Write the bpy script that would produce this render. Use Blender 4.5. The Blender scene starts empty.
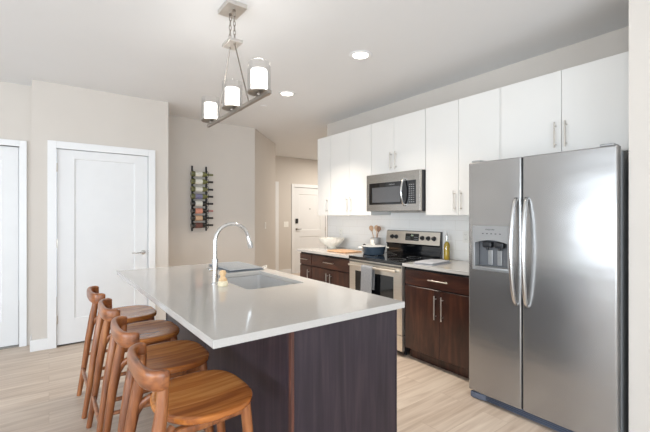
import bpy, bmesh, math, random
from mathutils import Vector, Matrix
random.seed(7)
PI = math.pi
S = bpy.context.scene
COL = S.collection

# ------------------------------------------------------------------ camera
EYE = 1.37
cam_d = bpy.data.cameras.new('camera')
cam_d.sensor_width = 36.0
cam_d.lens = 373.0 / 650.0 * 36.0
cam_d.shift_y = -0.5 / 650.0
cam_d.clip_start = 0.02
cam = bpy.data.objects.new('camera', cam_d)
COL.objects.link(cam)
cam.location = (0, 0, EYE)
cam.rotation_euler = (PI / 2, 0, -math.atan((325 - 49) / 373.0))
S.camera = cam

# ------------------------------------------------------------------ world, daylight, exposure
W = bpy.data.worlds.new('sky')
S.world = W
W.use_nodes = True
wb = W.node_tree.nodes['Background']
wb.inputs[0].default_value = (0.86, 0.93, 1.0, 1)
wb.inputs[1].default_value = 1.0
S.view_settings.view_transform = 'Standard'
S.view_settings.look = 'None'
S.view_settings.gamma = 1.0
S.view_settings.use_curve_mapping = False
S.view_settings.exposure = 0.26


def area(name, loc, rot, sx, sy, power, color=(1, 1, 1), shape='RECTANGLE'):
    d = bpy.data.lights.new(name, 'AREA')
    d.shape = shape
    d.size = sx
    d.size_y = sy
    d.energy = power
    d.color = color
    o = bpy.data.objects.new(name, d)
    COL.objects.link(o)
    o.location = loc
    o.rotation_euler = rot
    return o


# daylight through the windows of the living side (left wall and the wall behind the camera):
# sky light, plus added upward fill, like ground bounce, to brighten the ceiling
DAY = (0.815, 0.91, 1.0)
area('daylight_left', (-5.35, 0.45, 1.42), (0, -PI / 2, 0), 1.5, 6.0, 128, DAY)
area('daylight_back', (-1.2, -3.52, 1.42), (PI / 2, 0, 0), 5.8, 1.7, 42, DAY)
area('ceiling_fill_left', (-5.45, 0.45, 0.9), (0, -PI / 2 - 0.75, 0), 1.6, 6.0, 120, DAY)
area('ceiling_fill_back', (-1.2, -3.65, 0.9), (PI / 2 + 0.75, 0, 0), 5.8, 1.6, 190, DAY)


# ------------------------------------------------------------------ materials
def new_mat(name):
    m = bpy.data.materials.new(name)
    m.use_nodes = True
    nt = m.node_tree
    return m, nt, nt.nodes['Principled BSDF']


def srgb(r, g, b):
    f = lambda v: (v / 255 / 12.92) if v / 255 <= 0.04045 else ((v / 255 + 0.055) / 1.055) ** 2.4
    return (f(r), f(g), f(b), 1)


def mat(name, col, rough=0.5, metal=0.0, var=0.04, scale=8.0, bump=0.0, bscale=60.0, stretch=(1, 1, 1), spec=0.5, coat=0.0):
    m, nt, b = new_mat(name)
    n = nt.nodes
    tc = n.new('ShaderNodeTexCoord')
    mp = n.new('ShaderNodeMapping')
    mp.inputs['Scale'].default_value = stretch
    nz = n.new('ShaderNodeTexNoise')
    nz.inputs['Scale'].default_value = scale
    nz.inputs['Detail'].default_value = 3
    rp = n.new('ShaderNodeValToRGB')
    c = srgb(*col)
    rp.color_ramp.elements[0].position = 0.3
    rp.color_ramp.elements[1].position = 0.7
    rp.color_ramp.elements[0].color = tuple(max(0, v * (1 - var)) for v in c[:3]) + (1,)
    rp.color_ramp.elements[1].color = tuple(min(1, v * (1 + var)) for v in c[:3]) + (1,)
    nt.links.new(tc.outputs['Object'], mp.inputs[0])
    nt.links.new(mp.outputs[0], nz.inputs['Vector'])
    nt.links.new(nz.outputs[0], rp.inputs[0])
    nt.links.new(rp.outputs[0], b.inputs['Base Color'])
    b.inputs['Roughness'].default_value = rough
    b.inputs['Metallic'].default_value = metal
    b.inputs['Specular IOR Level'].default_value = spec
    b.inputs['Coat Weight'].default_value = coat
    b.inputs['Coat Roughness'].default_value = 0.12
    if bump:
        n2 = n.new('ShaderNodeTexNoise')
        n2.inputs['Scale'].default_value = bscale
        n2.inputs['Detail'].default_value = 2
        bp = n.new('ShaderNodeBump')
        bp.inputs['Strength'].default_value = bump
        bp.inputs['Distance'].default_value = 0.01
        nt.links.new(mp.outputs[0], n2.inputs['Vector'])
        nt.links.new(n2.outputs[0], bp.inputs['Height'])
        nt.links.new(bp.outputs[0], b.inputs['Normal'])
    return m


def wood(name, dark, mid, light, grain, rough=0.4, coat=0.0, fine=1.0, strips=None, bump=0.12):
    """grain: scale vector, small along the grain; strips: (axis, width) of glued staves"""
    m, nt, b = new_mat(name)
    n = nt.nodes
    L = nt.links.new
    tc = n.new('ShaderNodeTexCoord')
    oi = n.new('ShaderNodeObjectInfo')
    off = n.new('ShaderNodeVectorMath'); off.operation = 'SCALE'
    cmb = n.new('ShaderNodeCombineXYZ')
    for k in range(3):
        L(oi.outputs['Random'], cmb.inputs[k])
    L(cmb.outputs[0], off.inputs[0]); off.inputs['Scale'].default_value = 9.0
    add = n.new('ShaderNodeVectorMath'); add.operation = 'ADD'
    L(tc.outputs['Object'], add.inputs[0]); L(off.outputs[0], add.inputs[1])
    vec = add.outputs[0]
    shift = None
    if strips:
        ax, w = strips
        sep = n.new('ShaderNodeSeparateXYZ'); L(tc.outputs['Object'], sep.inputs[0])
        dv = n.new('ShaderNodeMath'); dv.operation = 'DIVIDE'; dv.inputs[1].default_value = w
        L(sep.outputs[ax], dv.inputs[0])
        fl = n.new('ShaderNodeMath'); fl.operation = 'FLOOR'; L(dv.outputs[0], fl.inputs[0])
        wn = n.new('ShaderNodeTexWhiteNoise'); wn.noise_dimensions = '2D'
        c2 = n.new('ShaderNodeCombineXYZ'); L(fl.outputs[0], c2.inputs[0]); L(oi.outputs['Random'], c2.inputs[1])
        L(c2.outputs[0], wn.inputs['Vector'])
        sc = n.new('ShaderNodeVectorMath'); sc.operation = 'SCALE'; sc.inputs['Scale'].default_value = 5
        L(wn.outputs['Color'], sc.inputs[0])
        a2 = n.new('ShaderNodeVectorMath'); a2.operation = 'ADD'
        L(vec, a2.inputs[0]); L(sc.outputs[0], a2.inputs[1]); vec = a2.outputs[0]
        shift = wn.outputs['Value']
    mp = n.new('ShaderNodeMapping'); mp.inputs['Scale'].default_value = grain
    L(vec, mp.inputs[0])
    n1 = n.new('ShaderNodeTexNoise'); n1.inputs['Scale'].default_value = 1.0 * fine
    n1.inputs['Detail'].default_value = 5; n1.inputs['Distortion'].default_value = 0.6
    L(mp.outputs[0], n1.inputs['Vector'])
    val = n1.outputs[0]
    if shift:
        mx = n.new('ShaderNodeMath'); mx.operation = 'MULTIPLY_ADD'
        mx.inputs[1].default_value = 0.26; L(shift, mx.inputs[0])
        sb = n.new('ShaderNodeMath'); sb.operation = 'SUBTRACT'; sb.inputs[1].default_value = 0.15
        L(val, sb.inputs[0]); L(sb.outputs[0], mx.inputs[2]); val = mx.outputs[0]
    rp = n.new('ShaderNodeValToRGB')
    e = rp.color_ramp.elements
    e[0].position = 0.28; e[0].color = srgb(*dark)
    e[1].position = 0.74; e[1].color = srgb(*light)
    k = e.new(0.5); k.color = srgb(*mid)
    L(val, rp.inputs[0]); L(rp.outputs[0], b.inputs['Base Color'])
    b.inputs['Roughness'].default_value = rough
    b.inputs['Coat Weight'].default_value = coat
    b.inputs['Coat Roughness'].default_value = 0.15
    bp = n.new('ShaderNodeBump'); bp.inputs['Strength'].default_value = bump; bp.inputs['Distance'].default_value = 0.004
    L(n1.outputs[0], bp.inputs['Height']); L(bp.outputs[0], b.inputs['Normal'])
    return m


def floor_mat():
    m, nt, b = new_mat('oak_plank_floor')
    n = nt.nodes; L = nt.links.new
    tc = n.new('ShaderNodeTexCoord')
    br = n.new('ShaderNodeTexBrick')
    br.inputs['Scale'].default_value = 1.0
    br.inputs['Brick Width'].default_value = 1.22
    br.inputs['Row Height'].default_value = 0.18
    br.inputs['Mortar Size'].default_value = 0.0012
    br.inputs['Mortar Smooth'].default_value = 0.3
    br.inputs['Color1'].default_value = (0.35, 0.35, 0.35, 1)
    br.inputs['Color2'].default_value = (0.65, 0.65, 0.65, 1)
    br.inputs['Mortar'].default_value = (0.5, 0.5, 0.5, 1)
    br.offset = 0.37
    L(tc.outputs['Object'], br.inputs['Vector'])
    mp = n.new('ShaderNodeMapping'); mp.inputs['Scale'].default_value = (1.6, 22, 1)
    L(tc.outputs['Object'], mp.inputs[0])
    ad = n.new('ShaderNodeVectorMath'); ad.operation = 'MULTIPLY_ADD'
    L(br.outputs['Color'], ad.inputs[0]); ad.inputs[1].default_value = (40, 40, 40); L(mp.outputs[0], ad.inputs[2])
    nz = n.new('ShaderNodeTexNoise'); nz.inputs['Scale'].default_value = 1.0; nz.inputs['Detail'].default_value = 6
    nz.inputs['Distortion'].default_value = 0.7
    L(ad.outputs[0], nz.inputs['Vector'])
    rp = n.new('ShaderNodeValToRGB'); e = rp.color_ramp.elements
    e[0].position = 0.25; e[0].color = srgb(*FLOOR_D)
    e[1].position = 0.75; e[1].color = srgb(*FLOOR_L)
    k = e.new(0.5); k.color = srgb(*FLOOR_M)
    mx = n.new('ShaderNodeMath'); mx.operation = 'MULTIPLY_ADD'; mx.inputs[1].default_value = 0.35
    L(br.outputs['Color'], mx.inputs[0])
    sb = n.new('ShaderNodeMath'); sb.operation = 'SUBTRACT'; sb.inputs[1].default_value = 0.17
    L(nz.outputs[0], sb.inputs[0]); L(sb.outputs[0], mx.inputs[2])
    L(mx.outputs[0], rp.inputs[0])
    dk = n.new('ShaderNodeMix'); dk.data_type = 'RGBA'; dk.blend_type = 'MULTIPLY'
    L(br.outputs['Fac'], dk.inputs['Factor']); L(rp.outputs[0], dk.inputs['A']); dk.inputs['B'].default_value = (0.72, 0.68, 0.64, 1)
    L(dk.outputs['Result'], b.inputs['Base Color'])
    b.inputs['Roughness'].default_value = 0.42
    return m


def tile_mat():
    m, nt, b = new_mat('white_subway_tile')
    n = nt.nodes; L = nt.links.new
    tc = n.new('ShaderNodeTexCoord')
    sp = n.new('ShaderNodeSeparateXYZ'); L(tc.outputs['Object'], sp.inputs[0])
    cb = n.new('ShaderNodeCombineXYZ'); L(sp.outputs['Y'], cb.inputs[0]); L(sp.outputs['Z'], cb.inputs[1])
    br = n.new('ShaderNodeTexBrick')
    br.inputs['Scale'].default_value = 1.0
    br.inputs['Brick Width'].default_value = 0.305
    br.inputs['Row Height'].default_value = 0.1015
    br.inputs['Mortar Size'].default_value = 0.0018
    br.inputs['Mortar Smooth'].default_value = 0.2
    br.inputs['Color1'].default_value = srgb(243, 242, 239)
    br.inputs['Color2'].default_value = srgb(246, 245, 242)
    br.inputs['Mortar'].default_value = srgb(232, 229, 224)
    L(cb.outputs[0], br.inputs['Vector'])
    L(br.outputs['Color'], b.inputs['Base Color'])
    iv = n.new('ShaderNodeMath'); iv.operation = 'SUBTRACT'; iv.inputs[0].default_value = 1
    L(br.outputs['Fac'], iv.inputs[1])
    bp = n.new('ShaderNodeBump'); bp.inputs['Strength'].default_value = 0.3; bp.inputs['Distance'].default_value = 0.002
    L(iv.outputs[0], bp.inputs['Height']); L(bp.outputs[0], b.inputs['Normal'])
    b.inputs['Roughness'].default_value = 0.16
    return m


def emit(name, col, strength):
    m, nt, b = new_mat(name)
    b.inputs['Base Color'].default_value = srgb(*col)
    b.inputs['Emission Color'].default_value = srgb(*col)
    b.inputs['Emission Strength'].default_value = strength
    return m


def clear_glass(name, tint=(1, 1, 1), rough=0.02, opacity=0.06):
    m = bpy.data.materials.new(name); m.use_nodes = True
    nt = m.node_tree; n = nt.nodes; L = nt.links.new
    n.remove(n['Principled BSDF'])
    out = n['Material Output']
    tr = n.new('ShaderNodeBsdfTransparent'); tr.inputs[0].default_value = tuple(tint) + (1,)
    gl = n.new('ShaderNodeBsdfGlossy'); gl.inputs['Roughness'].default_value = rough
    lw = n.new('ShaderNodeLayerWeight'); lw.inputs['Blend'].default_value = 0.35
    ad = n.new('ShaderNodeMath'); ad.operation = 'MULTIPLY_ADD'; ad.inputs[1].default_value = 0.32; ad.inputs[2].default_value = opacity
    L(lw.outputs['Fresnel'], ad.inputs[0])
    mx = n.new('ShaderNodeMixShader')
    L(ad.outputs[0], mx.inputs[0]); L(tr.outputs[0], mx.inputs[1]); L(gl.outputs[0], mx.inputs[2])
    L(mx.outputs[0], out.inputs[0])
    return m


FLOOR_D, FLOOR_M, FLOOR_L = (176, 157, 140), (197, 180, 164), (214, 200, 184)
M = {}
M['floor'] = floor_mat()
M['wall'] = mat('greige_wall_paint', (206, 199, 191), 0.85, var=0.012, scale=3, bump=0.05, bscale=180)
M['ceiling'] = mat('white_ceiling_paint', (226, 226, 226), 0.9, var=0.01, scale=2, bump=0.05, bscale=150)
M['trim'] = mat('white_trim_paint', (229, 229, 229), 0.4, var=0.01)
M['door'] = mat('white_door_paint', (224, 224, 224), 0.42, var=0.01)
M['white_cab'] = mat('white_cabinet_laminate', (231, 229, 225), 0.38, var=0.01, scale=2)
M['cab_gap'] = mat('cabinet_carcass_grey', (176, 170, 162), 0.6, var=0.02)
M['tile'] = tile_mat()
M['espresso'] = wood('espresso_cabinet_wood', (38, 19, 14), (60, 32, 23), (86, 50, 35), (16, 16, 2.2), rough=0.32, coat=0.25, fine=1.4)
M['espresso_h'] = wood('espresso_drawer_wood', (40, 20, 15), (63, 34, 25), (90, 53, 37), (16, 2.4, 16), rough=0.32, coat=0.25, fine=1.4)
M['island'] = wood('dark_brown_wood_cool_sheen', (30, 23, 32), (41, 32, 42), (58, 45, 52), (22, 22, 1.3), rough=0.45, coat=0.08, fine=1.5, bump=0.05)  # dark brown wood with the cool daylight sheen painted into its colour
M['island_edge'] = wood('lit_brown_edge_wood', (66, 38, 32), (86, 50, 40), (116, 70, 54), (30, 30, 2.0), rough=0.45, fine=1.5)  # lighter brown paints the light that the corner strip catches
M['quartz'] = mat('light_grey_quartz', (188, 185, 181), 0.09, var=0.035, scale=260, spec=0.55)
M['steel'] = mat('brushed_stainless_steel', (166, 165, 164), 0.23, 0.80, var=0.03, scale=3, bump=0.3, bscale=2.6, stretch=(1, .7, 1.7))
M['steel_h'] = mat('range_stainless_steel', (218, 211, 200), 0.30, 0.85, var=0.04, scale=5, stretch=(1, 1, 12))
M['handle'] = mat('satin_nickel', (206, 200, 192), 0.28, 1.0, var=0.02)
M['chrome'] = mat('brushed_chrome', (214, 214, 214), 0.14, 1.0, var=0.02)
M['fsteel'] = mat('fridge_handle_steel', (206, 206, 206), 0.2, 1.0, var=0.02)
M['nickel'] = mat('brushed_nickel_fixture', (158, 151, 143), 0.38, 1.0, var=0.05, scale=30)
M['nickel_lit'] = mat('lit_brushed_nickel', (206, 202, 197), 0.36, 0.85, var=0.04, scale=30)  # lit copy of the fixture nickel, light on canopy and hub painted in
M['micro_steel'] = mat('microwave_stainless_steel', (180, 177, 172), 0.26, 0.9, var=0.04, scale=5, stretch=(1, 1, 12))
M['grey_side'] = mat('grey_painted_fridge_side', (150, 152, 154), 0.5, 0.2, var=0.03)
M['grey_plastic'] = mat('grey_plastic', (104, 106, 110), 0.4, var=0.03)
M['silver_plastic'] = mat('silver_plastic', (162, 163, 164), 0.32, 0.5, var=0.02)
M['dark_plastic'] = mat('dark_plastic', (38, 40, 44), 0.35, var=0.05)
M['blue_grille'] = mat('blue_black_grille', (44, 52, 70), 0.4, 0.2, var=0.06)
M['grille_slat'] = mat('grille_slat_blue_grey', (112, 122, 142), 0.35, 0.4, var=0.05)
M['black'] = mat('black_plastic', (18, 18, 20), 0.4, var=0.1)
M['black_glass'] = mat('black_glass', (14, 15, 18), 0.05, var=0.1, coat=0.5)
M['window_glass'] = mat('smoked_window_glass', (84, 85, 88), 0.12, var=0.04, coat=0.3)
M['display'] = mat('display_panel', (34, 36, 32), 0.2, var=0.1)
M['digits'] = emit('display_digits', (190, 205, 180), 0.35)
M['print'] = mat('grey_print', (150, 152, 154), 0.6, var=0.02)
M['dark_print'] = mat('dark_print', (70, 72, 76), 0.6, var=0.02)
M['stool'] = wood('acacia_stool_wood', (98, 54, 28), (140, 83, 45), (172, 112, 64), (24, 24, 2.4), rough=0.34, coat=0.2, fine=1.3)
M['stool_rail'] = wood('acacia_rail_wood', (98, 54, 28), (142, 84, 46), (174, 113, 65), (24, 5, 30), rough=0.34, coat=0.2, fine=1.3)
M['stool_seat'] = wood('acacia_seat_wood', (150, 84, 38), (186, 114, 54), (214, 146, 80), (3.0, 30, 22), rough=0.26, coat=0.35, fine=1.1, strips=(1, 0.072), bump=0.18)
M['cream'] = mat('cream_ceramic', (246, 242, 232), 0.3, var=0.02)
M['navy'] = mat('navy_enamel', (56, 70, 84), 0.25, var=0.06, coat=0.4)
M['brass'] = mat('pale_brass', (206, 186, 140), 0.3, 1.0, var=0.03)
M['board'] = wood('light_cutting_board_wood', (176, 132, 96), (200, 160, 124), (220, 184, 150), (20, 3, 20), rough=0.5)
M['spoon'] = wood('spoon_wood', (178, 138, 104), (204, 168, 134), (222, 192, 160), (30, 30, 6), rough=0.55)
M['spoon_dark'] = wood('dark_spoon_wood', (122, 88, 66), (146, 108, 84), (166, 128, 100), (30, 30, 6), rough=0.55)
M['crock'] = mat('grey_stoneware', (176, 172, 168), 0.4, var=0.06, scale=30)
M['towel'] = mat('heather_grey_towel', (146, 148, 152), 0.95, var=0.16, scale=120, bump=0.5, bscale=220)
M['towel_light'] = mat('pale_grey_towel', (176, 178, 184), 0.95, var=0.08, scale=100, bump=0.4, bscale=220)
M['mat_grey'] = mat('grey_drying_mat_fabric', (138, 142, 146), 0.95, var=0.1, scale=140, bump=0.5, bscale=260)
M['mat_trim'] = mat('slate_piping', (104, 112, 122), 0.9, var=0.06)
M['bristle'] = mat('natural_bristle', (232, 220, 190), 0.8, var=0.12, scale=200)
M['brush_wood'] = wood('beech_brush_wood', (206, 168, 122), (224, 190, 146), (236, 206, 166), (30, 30, 6), rough=0.5)
M['oil'] = mat('golden_oil', (190, 158, 24), 0.06, var=0.06, coat=0.6)
M['switch'] = mat('white_switch_plastic', (238, 236, 230), 0.35, var=0.01)
M['shade_glow'] = emit('frosted_shade_glow', (255, 250, 242), 4.0)
M['can_glow'] = emit('led_lens_glow', (255, 248, 235), 6.0)
M['glass'] = clear_glass('clear_glass_shade')
M['bottle_glass'] = clear_glass('clear_bottle_glass', (0.96, 0.97, 0.9))
M['wine_green'] = mat('olive_green_glass', (108, 110, 66), 0.1, var=0.1, coat=0.6)
M['wine_dark'] = mat('near_black_glass', (24, 28, 26), 0.08, var=0.1, coat=0.6)
M['rack'] = mat('black_wrought_metal', (26, 26, 28), 0.5, 0.3, var=0.1)
M['foil_black'] = mat('black_foil', (22, 22, 24), 0.4, var=0.1)
M['foil_olive'] = mat('olive_foil', (110, 112, 66), 0.4, var=0.1)
M['foil_rose'] = mat('rose_foil', (176, 120, 112), 0.4, var=0.1)
M['label_white'] = mat('white_paper_label', (222, 220, 210), 0.7, var=0.05, scale=60)
M['label_blue'] = mat('lavender_paper_label', (124, 122, 152), 0.7, var=0.12, scale=60)
M['label_salmon'] = mat('salmon_paper_label', (214, 148, 126), 0.7, var=0.12, scale=50)
M['label_tan'] = mat('tan_paper_label', (206, 172, 140), 0.7, var=0.12, scale=50)
M['label_brown'] = mat('brown_paper_label', (104, 66, 58), 0.7, var=0.2, scale=50)
M['threshold'] = mat('metal_threshold', (150, 146, 140), 0.4, 0.6, var=0.04)


# ------------------------------------------------------------------ mesh helpers
def add_box(bm, x0, x1, y0, y1, z0, z1, bev=0.0, seg=2):
    t = bmesh.new()
    vs = [t.verts.new((x, y, z)) for x in (x0, x1) for y in (y0, y1) for z in (z0, z1)]
    for f in ((0, 1, 3, 2), (4, 6, 7, 5), (0, 4, 5, 1), (2, 3, 7, 6), (0, 2, 6, 4), (1, 5, 7, 3)):
        t.faces.new([vs[i] for i in f])
    bmesh.ops.recalc_face_normals(t, faces=t.faces)
    if bev > 0:
        bmesh.ops.bevel(t, geom=t.edges[:] + t.verts[:], offset=bev, segments=seg, affect='EDGES', profile=0.5)
    merge(bm, t)


def merge(bm, t, mtx=None):
    if mtx is not None:
        bmesh.ops.transform(t, matrix=mtx, verts=t.verts)
    me = bpy.data.meshes.new('tmp')
    t.to_mesh(me); t.free()
    bm.from_mesh(me)
    bpy.data.meshes.remove(me)


def add_lathe(bm, prof, seg=32, mtx=None, cap0=True, cap1=True):
    """prof: list of (r, z) from bottom to top"""
    t = bmesh.new()
    rings = []
    for r, z in prof:
        if r < 1e-6:
            rings.append([t.verts.new((0, 0, z))])
        else:
            rings.append([t.verts.new((r * math.cos(2 * PI * k / seg), r * math.sin(2 * PI * k / seg), z)) for k in range(seg)])
    for a, b in zip(rings, rings[1:]):
        for k in range(seg):
            k2 = (k + 1) % seg
            if len(a) == 1 and len(b) == 1:
                continue
            if len(a) == 1:
                t.faces.new((a[0], b[k2], b[k]))
            elif len(b) == 1:
                t.faces.new((a[k], a[k2], b[0]))
            else:
                t.faces.new((a[k], a[k2], b[k2], b[k]))
    if cap0 and len(rings[0]) > 1: t.faces.new(rings[0][::-1])
    if cap1 and len(rings[-1]) > 1: t.faces.new(rings[-1])
    bmesh.ops.recalc_face_normals(t, faces=t.faces)
    merge(bm, t, mtx)


def add_tube(bm, pts, rad, seg=12, cap=True, sq=2.0, up=None):
    """tube along pts; rad a number or list of r or (ra, rb); rb along 'up' direction"""
    pts = [Vector(p) for p in pts]
    n = len(pts)
    if not isinstance(rad, (list, tuple)): rad = [rad] * n
    t = bmesh.new()
    rings = []
    ref = Vector(up) if up else None
    prev = None
    for i, p in enumerate(pts):
        d = (pts[min(i + 1, n - 1)] - pts[max(i - 1, 0)]).normalized()
        if ref is not None:
            a = d.cross(ref)
            if a.length < 1e-4: a = d.orthogonal()
            a.normalize(); b = a.cross(d).normalized()
        else:
            if prev is None:
                a = d.orthogonal().normalized()
            else:
                a = (prev - d * prev.dot(d)).normalized()
            b = d.cross(a).normalized(); prev = a
        r = rad[i]
        ra, rb = (r, r) if not isinstance(r, (tuple, list)) else r
        ring = []
        for k in range(seg):
            c_, s_ = math.cos(2 * PI * k / seg), math.sin(2 * PI * k / seg)
            if sq != 2.0:
                c_ = math.copysign(abs(c_) ** (2 / sq), c_); s_ = math.copysign(abs(s_) ** (2 / sq), s_)
            ring.append(t.verts.new(p + a * ra * c_ + b * rb * s_))
        rings.append(ring)
    for A, B in zip(rings, rings[1:]):
        for k in range(seg):
            k2 = (k + 1) % seg
            t.faces.new((A[k], A[k2], B[k2], B[k]))
    if cap:
        t.faces.new(rings[0][::-1]); t.faces.new(rings[-1])
    bmesh.ops.recalc_face_normals(t, faces=t.faces)
    merge(bm, t)


def add_prism(bm, outline, z0, z1, bev=0.0, seg=2):
    """outline in xy, extruded z0..z1"""
    t = bmesh.new()
    a = [t.verts.new((x, y, z0)) for x, y in outline]
    b = [t.verts.new((x, y, z1)) for x, y in outline]
    t.faces.new(a[::-1]); t.faces.new(b)
    n = len(a)
    for i in range(n):
        j = (i + 1) % n
        t.faces.new((a[i], a[j], b[j], b[i]))
    bmesh.ops.recalc_face_normals(t, faces=t.faces)
    if bev:
        es = [e for e in t.edges if abs(e.verts[0].co.z - e.verts[1].co.z) < 1e-6]
        bmesh.ops.bevel(t, geom=es, offset=bev, segments=seg, affect='EDGES', profile=0.5)
    merge(bm, t)


def link(name, bm, m, parent=None, angle=35):
    me = bpy.data.meshes.new(name)
    bm.normal_update()
    lim = math.radians(angle)
    for f in bm.faces: f.smooth = True
    for e in bm.edges:
        e.smooth = (len(e.link_faces) == 2 and e.calc_face_angle(0) < lim)
    bm.to_mesh(me); bm.free()
    me.materials.append(m)
    o = bpy.data.objects.new(name, me)
    COL.objects.link(o)
    if parent is not None: o.parent = parent
    if angle < 50:
        w = o.modifiers.new('flat_faces', 'WEIGHTED_NORMAL'); w.keep_sharp = True; w.weight = 100
    return o


def box(name, m, x0, x1, y0, y1, z0, z1, bev=0.0, parent=None, seg=2):
    bm = bmesh.new()
    add_box(bm, x0, x1, y0, y1, z0, z1, bev, seg)
    return link(name, bm, m, parent)


def tube(name, m, pts, rad, parent=None, seg=12, **k):
    bm = bmesh.new(); add_tube(bm, pts, rad, seg, **k)
    return link(name, bm, m, parent, angle=50)


def lathe(name, m, prof, parent=None, seg=32, mtx=None, angle=35, **k):
    bm = bmesh.new(); add_lathe(bm, prof, seg, mtx, **k)
    return link(name, bm, m, parent, angle)


def tag(o, label, cat, group=None):
    o['label'] = label; o['category'] = cat
    if group: o['group'] = group
    return o


def thing(name, label, cat, loc=(0, 0, 0), rz=0.0, group=None):
    o = bpy.data.objects.new(name, None)
    o.empty_display_size = 0.1
    COL.objects.link(o)
    o.location = loc; o.rotation_euler = (0, 0, rz)
    return tag(o, label, cat, group)


def struct(o):
    o['kind'] = 'structure'
    return o


def children(o):
    return [c for c in bpy.data.objects if c.parent == o]


def copy_tree(o, parent=None):
    c = o.copy(); COL.objects.link(c)
    if parent is not None: c.parent = parent
    for ch in children(o): copy_tree(ch, c)
    return c


def T(x, y, z): return Matrix.Translation((x, y, z))
def R(a, ax): return Matrix.Rotation(a, 4, ax)


# ------------------------------------------------------------------ the room
CEIL = 2.74
XL, XR, YB, YF = -5.2, 6.5, -3.4, 7.55
KX = 3.37                                    # kitchen wall plane
bm = bmesh.new(); add_box(bm, XL - .1, XR + .1, YB - .1, YF + .2, -0.1, 0.0)
struct(link('floor', bm, M['floor']))
struct(box('ceiling', M['ceiling'], XL - .1, XR + .1, YB - .1, YF + .2, CEIL, CEIL + 0.1))


def wall_boxes(name, boxes, m=None):
    bm = bmesh.new()
    for b in boxes: add_box(bm, *b)
    return struct(link(name, bm, m or M['wall']))


# left wall with a wide window opening, back wall with a wide window opening
wy0, wy1, wz0, wz1 = -2.6, 3.5, 0.62, 2.2
wall_boxes('wall_left', [(XL - .1, XL, YB, wy0, 0, CEIL), (XL - .1, XL, wy1, 5.15, 0, CEIL),
                         (XL - .1, XL, wy0, wy1, 0, wz0), (XL - .1, XL, wy0, wy1, wz1, CEIL)])
bx0, bx1 = -4.2, 1.75
wall_boxes('wall_back', [(XL - .1, bx0, YB - .1, YB, 0, CEIL), (bx1, KX, YB - .1, YB, 0, CEIL),
                         (bx0, bx1, YB - .1, YB, 0, wz0), (bx0, bx1, YB - .1, YB, wz1, CEIL)])


def window(name, horizontal, a0, a1, fixed):
    bm = bmesh.new()
    def bar(u0, u1, z0, z1):
        if horizontal: add_box(bm, u0, u1, fixed - .07, fixed - .02, z0, z1, .004)
        else: add_box(bm, fixed - .07, fixed - .02, u0, u1, z0, z1, .004)
    w = .05
    bar(a0, a1, wz0, wz0 + w); bar(a0, a1, wz1 - w, wz1)
    n = 3
    for k in range(n + 1):
        c = a0 + (a1 - a0 - w) * k / n
        bar(c, c + w, wz0, wz1)
    return struct(link(name, bm, M['trim']))


window('window_1', False, wy0, wy1, XL)
window('window_2', True, bx0, bx1, YB)

# partition beside the refrigerator
wall_boxes('wall_right', [(2.655, 2.775, YB, 0.56, 0, CEIL), (2.655, KX + .12, 0.56, 0.679, 0, CEIL)])
# kitchen wall and its return at the end of the run
wall_boxes('wall_kitchen', [(KX, KX + .12, 0.679, 4.50, 0, CEIL), (KX + .12, XR, 4.38, 4.50, 0, CEIL)])
wall_boxes('wall_backsplash', [(KX - .008, KX, 1.66, 4.47, 0.914, 1.40)], M['tile'])

# pantry block with a door opening
DX0, DX1, DZ = 0.062, 0.940, 2.068
PY = 4.77
wall_boxes('wall_pantry', [(-0.14, DX0 - .012, PY, PY + .12, 0, CEIL), (DX1 + .012, 1.165, PY, PY + .12, 0, CEIL),
                           (DX0 - .012, DX1 + .012, PY, PY + .12, DZ + .012, CEIL),
                           (-0.14, -0.02, PY + .12, 5.03, 0, CEIL), (1.045, 1.165, PY + .12, 5.37, 0, CEIL)])
AX1 = -0.25
wall_boxes('wall_alcove', [(AX1, -0.02, 5.03, 5.15, 0, CEIL), (XL - .1, AX1 - .90, 5.03, 5.15, 0, CEIL), (AX1 - .90, AX1, 5.03, 5.15, 2.09, CEIL)])
wall_boxes('wall_rack', [(1.045, 2.60, 5.37, 5.49, 0, CEIL)])
bm = bmesh.new()
add_prism(bm, [(2.60, 5.37), (3.48, 6.30), (3.48, 6.48), (2.60, 5.55)], 0, CEIL)
add_box(bm, 3.36, 3.48, 6.44, YF, 0, CEIL)
struct(link('wall_angled', bm, M['wall']))
EX0, EX1, EZ = 4.675, 5.60, 2.045
HX0, HX1 = 3.48, 4.165
wall_boxes('wall_hall', [(HX1, EX0 - .012, YF, YF + .12, 0, CEIL), (EX1 + .012, XR, YF, YF + .12, 0, CEIL),
                         (EX0 - .012, EX1 + .012, YF, YF + .12, EZ + .012, CEIL),
                         (HX0 - .12, HX1, YF, YF + .12, 2.075, CEIL)])
wall_boxes('wall_hall_end', [(XR, XR + .1, 4.38, YF, 0, CEIL)])

# baseboards
BH = 0.115


def baseboard(name, pts_list):
    bm = bmesh.new()
    for (x0, y0, x1, y1, nx, ny) in pts_list:
        t = .014
        p = [(x0, y0), (x1, y1), (x1 + nx * t, y1 + ny * t), (x0 + nx * t, y0 + ny * t)]
        add_prism(bm, p, 0, BH, .003, 1)
    return struct(link(name, bm, M['trim']))


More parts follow.
